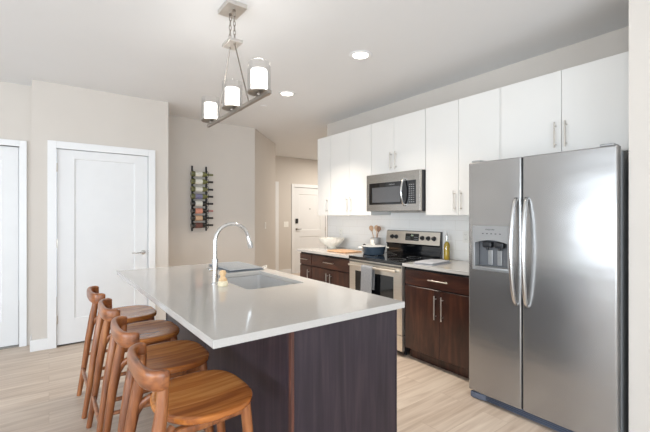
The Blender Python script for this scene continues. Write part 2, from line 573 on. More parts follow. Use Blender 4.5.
baseboard('baseboard_pantry', [(-0.14 - .014, PY, -0.012, PY, 0, -1), (1.02, PY, 1.179, PY, 0, -1), (1.165, PY, 1.165, 5.37, 1, 0)])
baseboard('baseboard_alcove', [(-0.14, PY, -0.14, 5.03, -1, 0), (XL, 5.03, -1.24, 5.03, 0, -1)])
baseboard('baseboard_rack', [(1.18, 5.37, 2.606, 5.37, 0, -1)])
q = 1 / math.sqrt(.88 ** 2 + .93 ** 2)
baseboard('baseboard_angled', [(2.60, 5.37, 3.48, 6.30, .93 * q, -.88 * q), (3.48, 6.31, 3.48, YF - .02, 1, 0)])
baseboard('baseboard_hall', [(4.255, YF, 4.59, YF, 0, -1), (5.69, YF, XR, YF, 0, -1)])
baseboard('baseboard_left', [(XL, YB, XL, 5.0, 1, 0)])


# ------------------------------------------------------------------ doors of the setting
def casing_bm(x0, x1, z, y, w=.075, t=.018):
    bm = bmesh.new()
    add_box(bm, x0 - w, x0, y - t, y, 0, z + w, .003)
    add_box(bm, x1, x1 + w, y - t, y, 0, z + w, .003)
    add_box(bm, x0, x1, y - t, y, z, z + w, .003)
    # jamb lining
    add_box(bm, x0 - .012, x0, y - .001, y + .11, 0, z)
    add_box(bm, x1, x1 + .012, y - .001, y + .11, 0, z)
    add_box(bm, x0 - .012, x1 + .012, y - .001, y + .11, z, z + .012)
    return bm


def slab_bm(x0, x1, z0, z1, y, panels, t=.035, rec=.010):
    """door leaf with recessed flat panels; panels = list of (x0,x1,z0,z1); front face at y"""
    bm = bmesh.new()
    xs = sorted({x0, x1} | {p[0] for p in panels} | {p[1] for p in panels})
    zs = sorted({z0, z1} | {p[2] for p in panels} | {p[3] for p in panels})
    for i in range(len(xs) - 1):
        for j in range(len(zs) - 1):
            cx, cz = (xs[i] + xs[i + 1]) / 2, (zs[j] + zs[j + 1]) / 2
            inside = any(p[0] < cx < p[1] and p[2] < cz < p[3] for p in panels)
            if not inside:
                v = [bm.verts.new((a, y, b)) for a, b in ((xs[i], zs[j]), (xs[i + 1], zs[j]), (xs[i + 1], zs[j + 1]), (xs[i], zs[j + 1]))]
                bm.faces.new(v)
    s = .008
    for a0, a1, b0, b1 in panels:
        o = [(a0, b0), (a1, b0), (a1, b1), (a0, b1)]
        i_ = [(a0 + s, b0 + s), (a1 - s, b0 + s), (a1 - s, b1 - s), (a0 + s, b1 - s)]
        vo = [bm.verts.new((a, y, b)) for a, b in o]
        vi = [bm.verts.new((a, y + rec, b)) for a, b in i_]
        for k in range(4):
            bm.faces.new((vo[k], vo[(k + 1) % 4], vi[(k + 1) % 4], vi[k]))
        bm.faces.new(vi)
    bmesh.ops.remove_doubles(bm, verts=bm.verts, dist=1e-5)
    add_box(bm, x0, x1, y + rec + .001, y + t, z0, z1)
    # edges of the front layer
    for bx in ((x0, x0 + .001, y, y + t, z0, z1), (x1 - .001, x1, y, y + t, z0, z1), (x0, x1, y, y + t, z0, z0 + .001), (x0, x1, y, y + t, z1 - .001, z1)):
        add_box(bm, *bx)
    return bm


def lever(name, m, x, y, z, direction, parent, L=.105):
    bm = bmesh.new()
    add_lathe(bm, [(.027, 0), (.027, .006), (.022, .010), (.011, .012), (.010, .042)], 24, T(x, y, z) @ R(PI / 2, 'X'))
    add_tube(bm, [(x - direction * .008, y - .042, z), (x + direction * .03, y - .044, z), (x + direction * L, y - .040, z)],
             [(.009, .009), (.009, .010), (.006, .008)], 12)
    return link(name, bm, m, parent)


d1 = bpy.data.objects.new('door_1', None); COL.objects.link(d1); struct(d1)
link('door_frame', casing_bm(DX0, DX1, DZ, PY), M['trim'], d1)
link('door_leaf', slab_bm(DX0 + .004, DX1 - .004, .018, DZ - .005, PY + .006, [(.218, .798, .275, 1.975)]), M['door'], d1)
for hz in (.285, 1.08, 1.87):
    bm = bmesh.new(); add_lathe(bm, [(.0065, -.045), (.0065, .045)], 12, T(DX0 + .003, PY - .003, hz))
    add_box(bm, DX0 - .001, DX0 + .012, PY - .004, PY + .006, hz - .043, hz + .043)
    link('hinge', bm, M['handle'], d1)
lever('door_handle', M['chrome'], .885, PY + .006, .94, -1, d1, .125)
box('strike_plate', M['chrome'], DX1 - .001, DX1 + .003, PY - .004, PY + .012, .905, .975, .001, d1)
box('door_shadow_gap', M['black'], DX0 + .004, DX1 - .004, PY + .05, PY + .06, .0005, .03, 0, d1)

d2 = bpy.data.objects.new('door_2', None); COL.objects.link(d2); struct(d2)
link('door_frame', casing_bm(AX1 - .90, AX1, 2.09, 5.03, w=.062), M['trim'], d2)
link('door_leaf', slab_bm(AX1 - .895, AX1 - .005, .02, 2.085, 5.048, [(AX1 - .76, AX1 - .14, .27, 1.95)]), M['door'], d2)
box('threshold', M['threshold'], AX1 - .9, AX1, 5.03, 5.12, .0, .012, .002, d2)

d3 = bpy.data.objects.new('door_3', None); COL.objects.link(d3); struct(d3)
link('door_frame', casing_bm(EX0, EX1, EZ, YF), M['trim'], d3)
link('door_leaf', slab_bm(EX0 + .004, EX1 - .004, .012, EZ - .004, YF + .012, [(EX0 + .15, EX1 - .15, .18, .86), (EX0 + .15, EX1 - .15, 1.02, 1.88)]), M['door'], d3)
box('keypad', M['black'], 4.72, 4.785, YF - .012, YF + .012, 1.18, 1.295, .006, d3)
lever('door_handle', mat('aged_nickel', (120, 112, 102), .3, 1.0), 4.752, YF + .012, 1.045, 1, d3, .115)
bm = bmesh.new(); add_lathe(bm, [(.011, 0), (.011, .006), (.006, .008)], 16, T(5.135, YF + .012, 1.53) @ R(PI / 2, 'X'))
link('peephole', bm, M['dark_plastic'], d3)
for hz in (.3, 1.03, 1.84):
    box('hinge', M['handle'], EX1 - .006, EX1 + .003, YF - .006, YF + .012, hz - .05, hz + .05, .001, d3)

d4 = bpy.data.objects.new('door_4', None); COL.objects.link(d4); struct(d4)
bm = bmesh.new()
add_box(bm, HX1, 4.250, YF - .018, YF, 0, 2.15, .003); add_box(bm, HX0 + .01, HX1, YF - .018, YF, 2.075, 2.15, .003)
add_box(bm, HX1 - .012, HX1, YF, YF + .11, 0, 2.075)
link('door_frame', bm, M['trim'], d4)
link('door_leaf', slab_bm(HX0, HX1 - .014, .012, 2.07, YF + .03, [(HX0 + .12, HX1 - .13, .2, 1.94)]), M['door'], d4)


# ------------------------------------------------------------------ kitchen cabinets
def bar_pull(parent, x, y, z, L, vertical=True, out=-1):
    """bar handle with two posts; sits in front (towards -X) of plane x"""
    bm = bmesh.new()
    r = .0055
    gx = x - .030
    if vertical:
        add_tube(bm, [(gx, y, z - L / 2), (gx, y, z + L / 2)], r, 12)
        for s in (-1, 1): add_tube(bm, [(x + .001, y, z + s * L * .36), (gx, y, z + s * L * .36)], r * .85, 10)
    else:
        add_tube(bm, [(gx, y - L / 2, z), (gx, y + L / 2, z)], r, 12)
        for s in (-1, 1): add_tube(bm, [(x + .001, y + s * L * .36, z), (gx, y + s * L * .36, z)], r * .85, 10)
    return link('handle', bm, M['handle'], parent)


UX = 3.03      # face of upper doors
UZ1 = 2.44


def upper_cabinet(y0, y1, z0, splits, handles, label):
    """splits: inner y division list; handles: list of (y, z, L) per door (ordered from y0 up)"""
    t = thing('upper_cabinet', label, 'cabinet', (0, 0, 0), 0, 'white wall cabinets')
    t.location = (UX, (y0 + y1) / 2, z0)
    ox, oy, oz = t.location
    h = UZ1 - z0
    box('body', M['white_cab'], .0195, KX - .001 - ox, y0 - oy + .0005, y1 - oy - .0005, 0, h, 0, t)
    ys = [y0] + splits + [y1]
    for i in range(len(ys) - 1):
        d = box('door', M['white_cab'], 0, .019, ys[i] - oy + .0016, ys[i + 1] - oy - .0016, .001, h - .001, .0012, t, 1)
        if handles[i]:
            hy, hz, L = handles[i]
            bar_pull(d, 0, hy - oy, hz - oz, L)
    return t


upper_cabinet(3.968, 4.27, 1.372, [], [(4.035, 1.505, .19)], 'narrow single-door white wall cabinet at the far end of the row')
upper_cabinet(3.188, 3.965, 1.372, [3.585], [(3.548, 1.505, .19), (3.622, 1.505, .19)], 'double-door white wall cabinet between the narrow end cabinet and the microwave')
upper_cabinet(2.405, 3.185, 1.832, [2.828], [(2.792, 1.968, .19), (2.864, 1.968, .19)], 'short white wall cabinet directly above the microwave')
upper_cabinet(1.637, 2.402, 1.372, [2.030], [(1.997, 1.505, .19), (2.066, 1.505, .19)], 'tall double-door white wall cabinet between microwave and refrigerator')
upper_cabinet(0.712, 1.627, 1.795, [1.171], [(1.138, 1.965, .19), (1.208, 1.965, .19)], 'short white wall cabinet directly above the refrigerator')
struct(box('trim_1', M['white_cab'], UX + .004, UX + .022, .679, .710, 1.795, UZ1))
box_tall = box('trim_2', M['white_cab'], UX + .004, UX + .020, 1.628, 1.636, 1.372, UZ1); struct(box_tall)

BX = 2.755      # face of base doors / drawers


def base_cabinet(y0, y1, ndoors, label, hdraw, hdoors):
    t = thing('base_cabinet', label, 'cabinet', (BX, (y0 + y1) / 2, 0), 0, 'dark brown base cabinets')
    oy = (y0 + y1) / 2
    bm = bmesh.new()
    add_box(bm, .0205, KX - .002 - BX, y0 - oy, y1 - oy, .10, .882)
    add_box(bm, .075, KX - .01 - BX, y0 - oy + .001, y1 - oy - .001, 0, .10)
    link('body', bm, M['espresso'], t)
    box('front_gap_shade', M['black'], .0185, .022, y0 - oy + .004, y1 - oy - .004, .102, .878, 0, t)  # black sheet behind the fronts stands in for shade in the gaps
    d = box('drawer', M['espresso_h'], 0, .019, y0 - oy + .004, y1 - oy - .004, .716, .858, .0015, t, 1)
    bar_pull(d, 0, 0 + hdraw, .790, .20 if ndoors == 2 else .16, False)
    ys = [y0] + ([(y0 + y1) / 2] if ndoors == 2 else []) + [y1]
    for i in range(ndoors):
        dd = box('door', M['espresso'], 0, .019, ys[i] - oy + (.004 if i == 0 else .0015), ys[i + 1] - oy - (.004 if i == ndoors - 1 else .0015), .106, .704, .0015, t, 1)
        bar_pull(dd, 0, hdoors[i] - oy, .555, .21)
    return t


base_cabinet(1.64, 2.432, 2, 'dark brown two-door base cabinet with one drawer between range and refrigerator', 0, [1.998, 2.070])
base_cabinet(3.232, 4.018, 2, 'dark brown two-door base cabinet with one drawer left of the range', 0, [3.590, 3.664])
base_cabinet(4.020, 4.300, 1, 'narrow dark brown base cabinet at the far end of the counter', 0, [4.075])


def counter(name, x0, x1, y0, y1, z0, z1, m, hole=None, bev=.0025):
    t = bmesh.new()
    if hole is None:
        add_box(t, x0, x1, y0, y1, z0, z1, bev)
        return link(name, t, m)
    hx0, hx1, hy0, hy1 = hole
    r = .02
    # rounded inner loop matched with outer loop points
    inner = []
    for cx, cy, a0 in ((hx1 - r, hy1 - r, 0), (hx0 + r, hy1 - r, 90), (hx0 + r, hy0 + r, 180), (hx1 - r, hy0 + r, 270)):
        for k in range(5):
            a = math.radians(a0 + k * 22.5)
            inner.append((cx + r * math.cos(a), cy + r * math.sin(a)))
    outer = []
    corners = [(x1, y1), (x0 - .032, y1), (x0, y0), (x1, y0)]
    for c in corners: outer += [c] * 5
    for zz, flip in ((z1, False), (z0, True)):
        vi = [t.verts.new((x, y, zz)) for x, y in inner]
        vo = [t.verts.new((x, y, zz)) for x, y in outer]
        n = len(vi)
        for i in range(n):
            j = (i + 1) % n
            loop = [vo[i], vo[j], vi[j], vi[i]] if outer[i] != outer[j] else [vo[i], vi[j], vi[i]]
            if flip: loop = loop[::-1]
            try: t.faces.new(loop)
            except ValueError: pass
    bmesh.ops.remove_doubles(t, verts=t.verts, dist=1e-6)
    # side walls
    be = [e for e in t.edges if len(e.link_faces) == 1 and abs(e.verts[0].co.z - z1) < 1e-6]
    low = {(round(v.co.x, 5), round(v.co.y, 5)): v for v in t.verts if abs(v.co.z - z0) < 1e-6}
    for e in be:
        a, b = e.verts
        la, lb = low[(round(a.co.x, 5), round(a.co.y, 5))], low[(round(b.co.x, 5), round(b.co.y, 5))]
        t.faces.new((a, b, lb, la))
    bmesh.ops.recalc_face_normals(t, faces=t.faces)
    es = [e for e in t.edges if e.calc_face_angle(0) > 1.2]
    bmesh.ops.bevel(t, geom=es, offset=bev, segments=2, affect='EDGES', profile=0.5)
    return link(name, t, m)


CX0 = 2.722
tag(counter('countertop', CX0, KX - .009, 1.632, 2.436, .884, .914, M['quartz']), 'light grey quartz counter slab between range and refrigerator', 'countertop', 'wall run countertops')
tag(counter('countertop', CX0, KX - .009, 3.228, 4.325, .884, .914, M['quartz']), 'light grey quartz counter slab left of the range under the fluted bowl', 'countertop', 'wall run countertops')

# ------------------------------------------------------------------ island
IX0, IX1, IY0, IY1 = .482, 1.517, 1.337, 3.505
SH = (.985, 1.400, 2.12, 2.80)
tag(counter('island_countertop', IX0, IX1, IY0, IY1, .881, .914, M['quartz'], SH, .003),
    'large polished light grey quartz slab on top of the kitchen island', 'countertop')
isl = thing('kitchen_island', 'dark brown wooden kitchen island with plain end panels', 'kitchen island', (1.0, 1.37, 0))
E0 = 1.366
def L_(x0, x1, y0, y1, z0, z1): return (x0 - 1.0, x1 - 1.0, y0 - 1.37, y1 - 1.37, z0, z1)
box('end_panel', M['island'], *L_(.846, 1.476, E0, E0 + .019, .0, .880), .001, isl, 1)
box('edge_strip', M['island_edge'], *L_(.830, .8455, E0 - .002, E0 + .019, .0, .880), .001, isl, 1)
box('corner_post', M['island'], *L_(1.477, 1.484, E0 - .003, E0 + .030, .0, .880), .001, isl, 1)
box('back_panel', M['island'], *L_(.831, .846, E0 + .020, 2.448, .0, .880), .001, isl, 1)
box('back_panel', M['island'], *L_(.831, .846, 2.451, 3.448, .0, .880), .001, isl, 1)
bm = bmesh.new()
ya, yb = E0 + .020, 3.475
add_box(bm, *L_(.847, .865, ya, yb, .10, .880))
add_box(bm, *L_(.866, 1.46, ya, 2.05, .10, .880)); add_box(bm, *L_(.866, 1.46, 2.87, yb, .10, .880))
add_box(bm, *L_(.866, 1.46, 2.05, 2.87, .10, .64))
add_box(bm, *L_(.866, 1.40, ya + .01, yb, 0, .10))
add_box(bm, *L_(1.442, 1.46, 2.05, 2.87, .64, .880))
link('body', bm, M['island'], isl)
box('end_panel', M['island'], *L_(.831, 1.46, 3.476, 3.492, .0, .880), .001, isl, 1)
ys = [1.40, 1.86, 2.08, 2.46, 2.84, 3.16, 3.47]
for a, b in zip(ys, ys[1:]):
    d = box('door', M['island'], *L_(1.461, 1.480, a + .002, b - .002, .106, .874), .0015, isl, 1)

# sink
sk = thing('sink', 'undermount stainless steel basin set into the island counter', 'sink', (1.1825, 2.46, .66))
def basin(x0, x1, y0, y1, z0, z1, r=.03, n=4):
    def ring(ins, z, rr):
        out = []
        a0, a1, b0, b1 = x0 + ins, x1 - ins, y0 + ins, y1 - ins
        for cx, cy, s in ((a1 - rr, b1 - rr, 0), (a0 + rr, b1 - rr, 90), (a0 + rr, b0 + rr, 180), (a1 - rr, b0 + rr, 270)):
            for k in range(n + 1):
                a = math.radians(s + k * 90 / n)
                out.append((cx + rr * math.cos(a), cy + rr * math.sin(a), z))
        return out
    bm = bmesh.new()
    rings = [ring(-.02, z1, r + .02), ring(0, z1, r), ring(.004, z0 + .03, r), ring(.012, z0 + .008, r), ring(.035, z0, r),
             ]
    outer = [ring(.031, z0 - .0015, r), ring(.008, z0 + .005, r), ring(-.002, z0 + .03, r + .002), ring(-.002, z1 - .002, r + .002), ring(-.02, z1 - .002, r + .02)]
    vs = [[bm.verts.new(p) for p in q_] for q_ in rings]
    vo = [[bm.verts.new(p) for p in q_] for q_ in outer]
    seq = vs
    for A, B in zip(seq, seq[1:]):
        for k in range(len(A)):
            j = (k + 1) % len(A); bm.faces.new((A[k], A[j], B[j], B[k]))
    bm.faces.new(vs[-1])
    for A, B in zip(vo, vo[1:]):
        for k in range(len(A)):
            j = (k + 1) % len(A); bm.faces.new((A[k], A[j], B[j], B[k]))
    bm.faces.new(vo[0])
    A, B = vo[-1], vs[0]
    for k in range(len(A)):
        j = (k + 1) % len(A); bm.faces.new((A[k], A[j], B[j], B[k]))
    bmesh.ops.recalc_face_normals(bm, faces=bm.faces)
    return bm
link('basin', basin(-.1995, .2195, -.342, .342, .025, .2195), mat('sink_steel', (206, 207, 208), .32, .4, var=.03, scale=12), sk)
lathe('drain', M['chrome'], [(.045, .026), (.043, .030), (.036, .029), (.030, .027), (0, .027)], sk, 24)

# faucet
FX, FY, FZ = .892, 2.44, .914
fa = thing('faucet', 'tall chrome gooseneck kitchen faucet beside the island sink', 'faucet', (FX, FY, FZ))
lathe('base', M['chrome'], [(.026, .0), (.026, .006), (.021, .010), (.0195, .012), (.0195, .165), (.018, .170), (.013, .172)], fa, 28)
pts = [(0, 0, .165), (0, 0, .270)]
Ra = .120
for k in range(0, 15):
    a = PI - k * PI / 14 * .92
    pts.append((Ra + Ra * math.cos(a), 0, .280 + Ra * math.sin(a)))
px_, pz_ = pts[-1][0], pts[-1][2]
tube('spout', M['chrome'], pts, .0125, fa, 16)
tube('spray_head', M['chrome'], [(px_, 0, pz_), (px_ + .005, 0, pz_ - .018), (px_ + .016, 0, pz_ - .06), (px_ + .021, 0, pz_ - .085)], [.0135, .016, .019, .017], fa, 18)
tube('spray_button', M['dark_plastic'], [(px_ + .022, 0, pz_ - .035), (px_ + .032, 0, pz_ - .06)], [(.007, .006), (.007, .006)], fa, 10)
bm = bmesh.new()
add_tube(bm, [(-.017, 0, .095), (-.036, 0, .095)], .0125, 16)
add_tube(bm, [(-.034, 0, .095), (-.048, -.004, .100), (-.056, -.006, .118)], [.007, .006, .005], 10)
link('handle', bm, M['chrome'], fa)

# dish brush
db = thing('dish_brush', 'small round wooden palm brush standing on the counter beside the faucet', 'brush', (.905, 2.335, .914)); db.scale = (.9, .9, .95)
lathe('bristles', M['bristle'], [(.033, 0), (.037, .008), (.035, .030), (.028, .036)], db, 24)
lathe('handle', M['brush_wood'], [(.029, .035), (.030, .046), (.019, .058), (.016, .066), (.022, .078), (.024, .090), (.019, .104), (0, .109)], db, 24, angle=60)

# drying mat beside the sink
dm = thing('drying_mat', 'folded grey fabric drying mat lying beyond the sink on the island', 'mat', (1.25, 3.02, .914), .0)
def cushion(x0, x1, y0, y1, z0, z1, wob=.002, nx=14, ny=20, r=.008):
    bm = bmesh.new()
    g = {}
    for i in range(nx + 1):
        for j in range(ny + 1):
            u, v = i / nx, j / ny
            x, y = x0 + (x1 - x0) * u, y0 + (y1 - y0) * v
            e = min(x - x0, x1 - x, y - y0, y1 - y)
            k = 1 - max(0, 1 - e / r) ** 2
            z = z0 + (z1 - z0) * (.25 + .75 * k) + wob * math.sin(9 * u + 4 * v) * math.cos(7 * v) * k
            g[i, j] = bm.verts.new((x, y, z))
    lowr = {}
    for i in range(nx + 1):
        for j in range(ny + 1):
            if i in (0, nx) or j in (0, ny):
                lowr[i, j] = bm.verts.new((g[i, j].co.x, g[i, j].co.y, z0))
    for i in range(nx):
        for j in range(ny): bm.faces.new((g[i, j], g[i + 1, j], g[i + 1, j + 1], g[i, j + 1]))
    border = [(i, 0) for i in range(nx)] + [(nx, j) for j in range(ny)] + [(i, ny) for i in range(nx, 0, -1)] + [(0, j) for j in range(ny, 0, -1)]
    for k in range(len(border)):
        a, b = border[k], border[(k + 1) % len(border)]
        bm.faces.new((g[a], g[b], lowr[b], lowr[a]))
    bm.faces.new([lowr[b] for b in border])
    bmesh.ops.recalc_face_normals(bm, faces=bm.faces)
    return bm
link('lower_fold', cushion(-.10, .20, -.20, .30, .0005, .013, .001), M['mat_grey'], dm, 60)
link('upper_fold', cushion(-.095, .195, -.195, .295, .0165, .028, .0015), M['mat_grey'], dm, 60)
tube('piping', M['mat_trim'], [(-.095, .29, .0145), (-.095, -.195, .0145), (.195, -.195, .0145), (.195, .29, .0145)], .0035, dm, 8)
tube('hanging_loop', M['cream'], [(.195, -.19, .014), (.222, -.205, .020), (.235, -.185, .030), (.215, -.165, .026), (.195, -.175, .016)], .003, dm, 8)


# ------------------------------------------------------------------ bar stools
def make_stool():
    t = thing('bar_stool', '', 'stool', (0, 0, 0), 0, 'wooden counter stools along the island')
    # seat: D shaped, dished; local +x towards the island
    def outline(n=56):
        out = []
        for k in range(n):
            a = 2 * PI * k / n
            c, s_ = math.cos(a), math.sin(a)
            p = 3.0 if c > 0 else 2.15
            rx, ry = (.195, .215) if c > 0 else (.185, .215)
            out.append((math.copysign(abs(c) ** (2 / p) * rx, c), math.copysign(abs(s_) ** (2 / p) * ry, s_)))
        return out
    ol = outline()
    bm = bmesh.new()
    def zt(x, y):
        rr = min(1, math.hypot(x / .19, y / .21))
        return .622 - .010 * (1 - rr ** 2.2) - .004 * max(0, rr - .9) * 10 * .3
    rings = []
    for f in (.12, .3, .5, .68, .82, .92, .97, 1.0):
        rings.append([bm.verts.new((x * f, y * f, zt(x * f, y * f) - (.004 if f == 1.0 else 0.0))) for x, y in ol])
    for f, z in ((1.0, .604), (.985, .596), (.93, .588), (.80, .584)):
        rings.append([bm.verts.new((x * f, y * f, z)) for x, y in ol])
    bm.faces.new(rings[0]); bm.faces.new(rings[-1][::-1])
    for A, B in zip(rings, rings[1:]):
        for k in range(len(A)):
            j = (k + 1) % len(A); bm.faces.new((A[k], B[k], B[j], A[j]))
    bmesh.ops.recalc_face_normals(bm, faces=bm.faces)
    link('seat', bm, M['stool_seat'], t, 50)
    # back rail: a wide shallow U
    n = 25
    pts, rad = [], []
    for k in range(n):
        u = -1 + 2 * k / (n - 1)
        y = .178 * math.sin(u * PI / 2 * 1.02)
        x = -.243 + .068 * abs(u) ** 3.0
        z = .782 - .002 * abs(u)
        hh = .036 - .003 * (1 - abs(u))
        th = .0150 + .0035 * abs(u) ** 2
        if k in (0, n - 1): hh *= .86; th *= .86
        pts.append((x, y, z)); rad.append((th, hh))
    # rounded ends
    e0 = Vector(pts[0]) + (Vector(pts[0]) - Vector(pts[1])).normalized() * .006
    e1 = Vector(pts[-1]) + (Vector(pts[-1]) - Vector(pts[-2])).normalized() * .006
    pts = [tuple(e0)] + pts + [tuple(e1)]
    rad = [(.011, .026)] + rad + [(.011, .026)]
    bm = bmesh.new(); add_tube(bm, pts, rad, 24, up=(0, 0, 1), sq=3.4)
    link('back_rail', bm, M['stool_rail'], t, 60)
    # back legs run from the floor to the rail, front legs to the seat
    for s in (-1, 1):
        P_ = [(-.296, s * .200, 0), (-.264, s * .196, .20), (-.235, s * .190, .42), (-.208, s * .180, .58), (-.192, s * .173, .68), (-.186, s * .170, .770)]
        bm = bmesh.new()
        add_tube(bm, P_, [(.0155, .0155), (.019, .019), (.0225, .0225), (.023, .027), (.020, .022), (.0175, .020)], 14)
        # knee where the leg meets the seat
        add_tube(bm, [(-.215, s * .186, .50), (-.190, s * .172, .560), (-.150, s * .150, .592)], [(.010, .010), (.018, .019), (.014, .014)], 12)
        link('leg', bm, M['stool'], t, 60)
    for s in (-1, 1):
        P_ = [(.190, s * .180, 0), (.175, s * .170, .20), (.150, s * .155, .45), (.138, s * .148, .590)]
        bm = bmesh.new(); add_tube(bm, P_, [.0155, .0185, .0215, .022], 14)
        link('leg', bm, M['stool'], t, 60)
    def st(a, b, r=.0115):
        a, b = Vector(a), Vector(b)
        bm = bmesh.new()
        add_tube(bm, [a, a.lerp(b, .15), a.lerp(b, .5), a.lerp(b, .85), b], [(r * .8, r * .8), (r, r), (r * 1.08, r * 1.15), (r, r), (r * .8, r * .8)], 12)
        link('stretcher', bm, M['stool'], t, 60)
    st((-.272, -.196, .195), (-.272, .196, .195))
    st((.172, -.170, .215), (.172, .170, .215), .013)
    st((-.252, -.193, .300), (.164, -.164, .300)); st((-.252, .193, .300), (.164, .164, .300))
    # apron under the seat
    bm = bmesh.new()
    add_box(bm, .128, .146, -.145, .145, .545, .586, .003)
    link('apron', bm, M['stool'], t)
    for s in (-1, 1):
        bm = bmesh.new()
        add_tube(bm, [(-.195, s * .170, .568), (.138, s * .148, .568)], [(.009, .017), (.009, .017)], 12, up=(0, 0, 1))
        link('side_rail', bm, M['stool'], t, 60)
    for ch in children(t):
        for v in ch.data.vertices: v.co.z *= 1.014
    return t


st0 = make_stool()
spots = [(.508, 1.575, 0.02, 'nearest wooden bar stool with its whole dished seat in view'),
         (.510, 2.105, 0.0, 'second wooden bar stool counting from the near corner of the island'),
         (.503, 2.645, 0.0, 'third wooden bar stool, between the second stool and the farthest one'),
         (.483, 3.205, 0.02, 'farthest wooden bar stool, closest to the white pantry door')]
for i, (x, y, a, lb) in enumerate(spots):
    o = st0 if i == 0 else copy_tree(st0)
    o.location = (x, y, 0); o.rotation_euler = (0, 0, a); o['label'] = lb

# ------------------------------------------------------------------ refrigerator
GX = 2.55
fr = thing('refrigerator', 'large stainless steel side-by-side refrigerator with water and ice dispenser', 'refrigerator', (GX, 1.163, 0))
def f(x0, x1, y0, y1, z0, z1): return (x0 - GX, x1 - GX, y0 - 1.163, y1 - 1.163, z0, z1)
FT = 1.765
box('body', M['grey_side'], *f(2.625, 3.34, .712, 1.612, .03, FT - .015), .004, fr)
# doors with softly rolled edges


def fridge_door(y0, y1, hole=None):
    bm = bmesh.new()
    z0, z1 = .062, FT
    xf, xb = 2.55, 2.618
    r = .010
    def prof(y):
        u = min(y - y0, y1 - y)
        d = 0 if u >= r else r - math.sqrt(max(0, r * r - (r - u) ** 2))
        c = (y - (y0 + y1) / 2) / ((y1 - y0) / 2)
        return xf + d + .004 * c * c
    k = 8
    ys = [y0 + r * (1 - math.cos(PI / 2 * i / k)) for i in range(k + 1)]
    ys += [y1 - r * (1 - math.cos(PI / 2 * i / k)) for i in range(k, -1, -1)]
    if hole: ys += [hole[0], hole[1]]
    m_ = 10
    ys += [y0 + r + (y1 - y0 - 2 * r) * i / m_ for i in range(1, m_)]
    ys = sorted(set(round(v, 6) for v in ys))
    if hole: ys = [v for v in ys if v in (round(hole[0], 6), round(hole[1], 6)) or min(abs(v - hole[0]), abs(v - hole[1])) > .004]
    zs = [z0, z0 + .006, z1 - .006, z1]
    if hole: zs = sorted(zs + [hole[2], hole[3]])
    g = {}
    for j, z in enumerate(zs):
        ins = .004 if j in (0, len(zs) - 1) else 0
        for i, y in enumerate(ys): g[i, j] = bm.verts.new((prof(y) + ins - GX, y - 1.163, z))
    for j in range(len(zs) - 1):
        for i in range(len(ys) - 1):
            cy, cz = (ys[i] + ys[i + 1]) / 2, (zs[j] + zs[j + 1]) / 2
            if hole and hole[0] < cy < hole[1] and hole[2] < cz < hole[3]: continue
            bm.faces.new((g[i, j], g[i + 1, j], g[i + 1, j + 1], g[i, j + 1]))
    n, mz = len(ys) - 1, len(zs) - 1
    # back and edges
    B = [bm.verts.new((xb - GX, ys[a] - 1.163, zs[b])) for a, b in ((0, 0), (n, 0), (n, mz), (0, mz))]
    bm.faces.new(B)
    bm.faces.new([g[i, 0] for i in range(n + 1)] + [B[1], B[0]])
    bm.faces.new([g[i, mz] for i in range(n + 1)] + [B[2], B[3]])
    bm.faces.new([g[0, j] for j in range(mz + 1)] + [B[3], B[0]])
    bm.faces.new([g[n, j] for j in range(mz + 1)] + [B[2], B[1]])
    bmesh.ops.recalc_face_normals(bm, faces=bm.faces)
    return bm


HOLE = (1.304, 1.580, .975, 1.292)
ld = link('door', fridge_door(1.2325, 1.624, HOLE), M['steel'], fr, 30)
ld['label'] = 'left freezer door with dispenser'
rd = link('door', fridge_door(.706, 1.2235), M['steel'], fr, 30)
rd['label'] = 'wide right door'


def fhandle(y, parent, lean):
    pts, rad = [], []
    z0, z1 = .765, 1.485
    n = 21
    for k in range(n):
        u = k / (n - 1)
        b = math.sin(PI * u) ** .6
        pts.append((-.008 - .058 * b, y - 1.163 + lean * .006 * b, z0 + (z1 - z0) * u))
        rad.append((.0145 if 0 < k < n - 1 else .012, .0125))
    pts = [(.004, y - 1.163, z0 + .004)] + pts + [(.004, y - 1.163, z1 - .004)]
    rad = [(.013, .012)] + rad + [(.013, .012)]
    bm = bmesh.new(); add_tube(bm, pts, rad, 16, up=(0, 1, 0))
    return link('handle', bm, M['fsteel'], parent, 60)


fhandle(1.262, ld, 1); fhandle(1.192, rd, -1)
# dispenser
dsp = None
bm = bmesh.new()
hy0, hy1, hz0, hz1 = HOLE
# surround frame
add_box(bm, *f(2.540, 2.60, hy0 - .004, hy0 + .016, hz0 - .004, hz1 + .004), .003)
add_box(bm, *f(2.540, 2.60, hy1 - .016, hy1 + .004, hz0 - .004, hz1 + .004), .003)
add_box(bm, *f(2.540, 2.60, hy0 + .016, hy1 - .016, hz0 - .004, hz0 + .012), .003)
dsp = link('dispenser', bm, M['silver_plastic'], fr)
# control fascia with an arched lower edge
bm = bmesh.new()
n = 16
ol = [(hy1 - .014, hz1 + .003)] + [(hy0 + .014, hz1 + .003)]
low = []
for k in range(n + 1):
    u = k / n
    low.append((hy0 + .014 + (hy1 - hy0 - .028) * u, 1.172 + .022 * math.sin(PI * u)))
ol = [(hy0 + .014, hz1 + .003)] + low + [(hy1 - .014, hz1 + .003)]
t = bmesh.new()
va = [t.verts.new((2.538 - GX + (.018 if z < 1.25 else 0) * 0, y - 1.163, z)) for y, z in ol]
vb = [t.verts.new((2.585 - GX, y - 1.163, z)) for y, z in ol]
t.faces.new(va); t.faces.new(vb[::-1])
for i in range(len(ol)):
    j = (i + 1) % len(ol); t.faces.new((va[i], vb[i], vb[j], va[j]))
bmesh.ops.recalc_face_normals(t, faces=t.faces)
merge(bm, t)
link('control_panel', bm, M['silver_plastic'], dsp, 30)
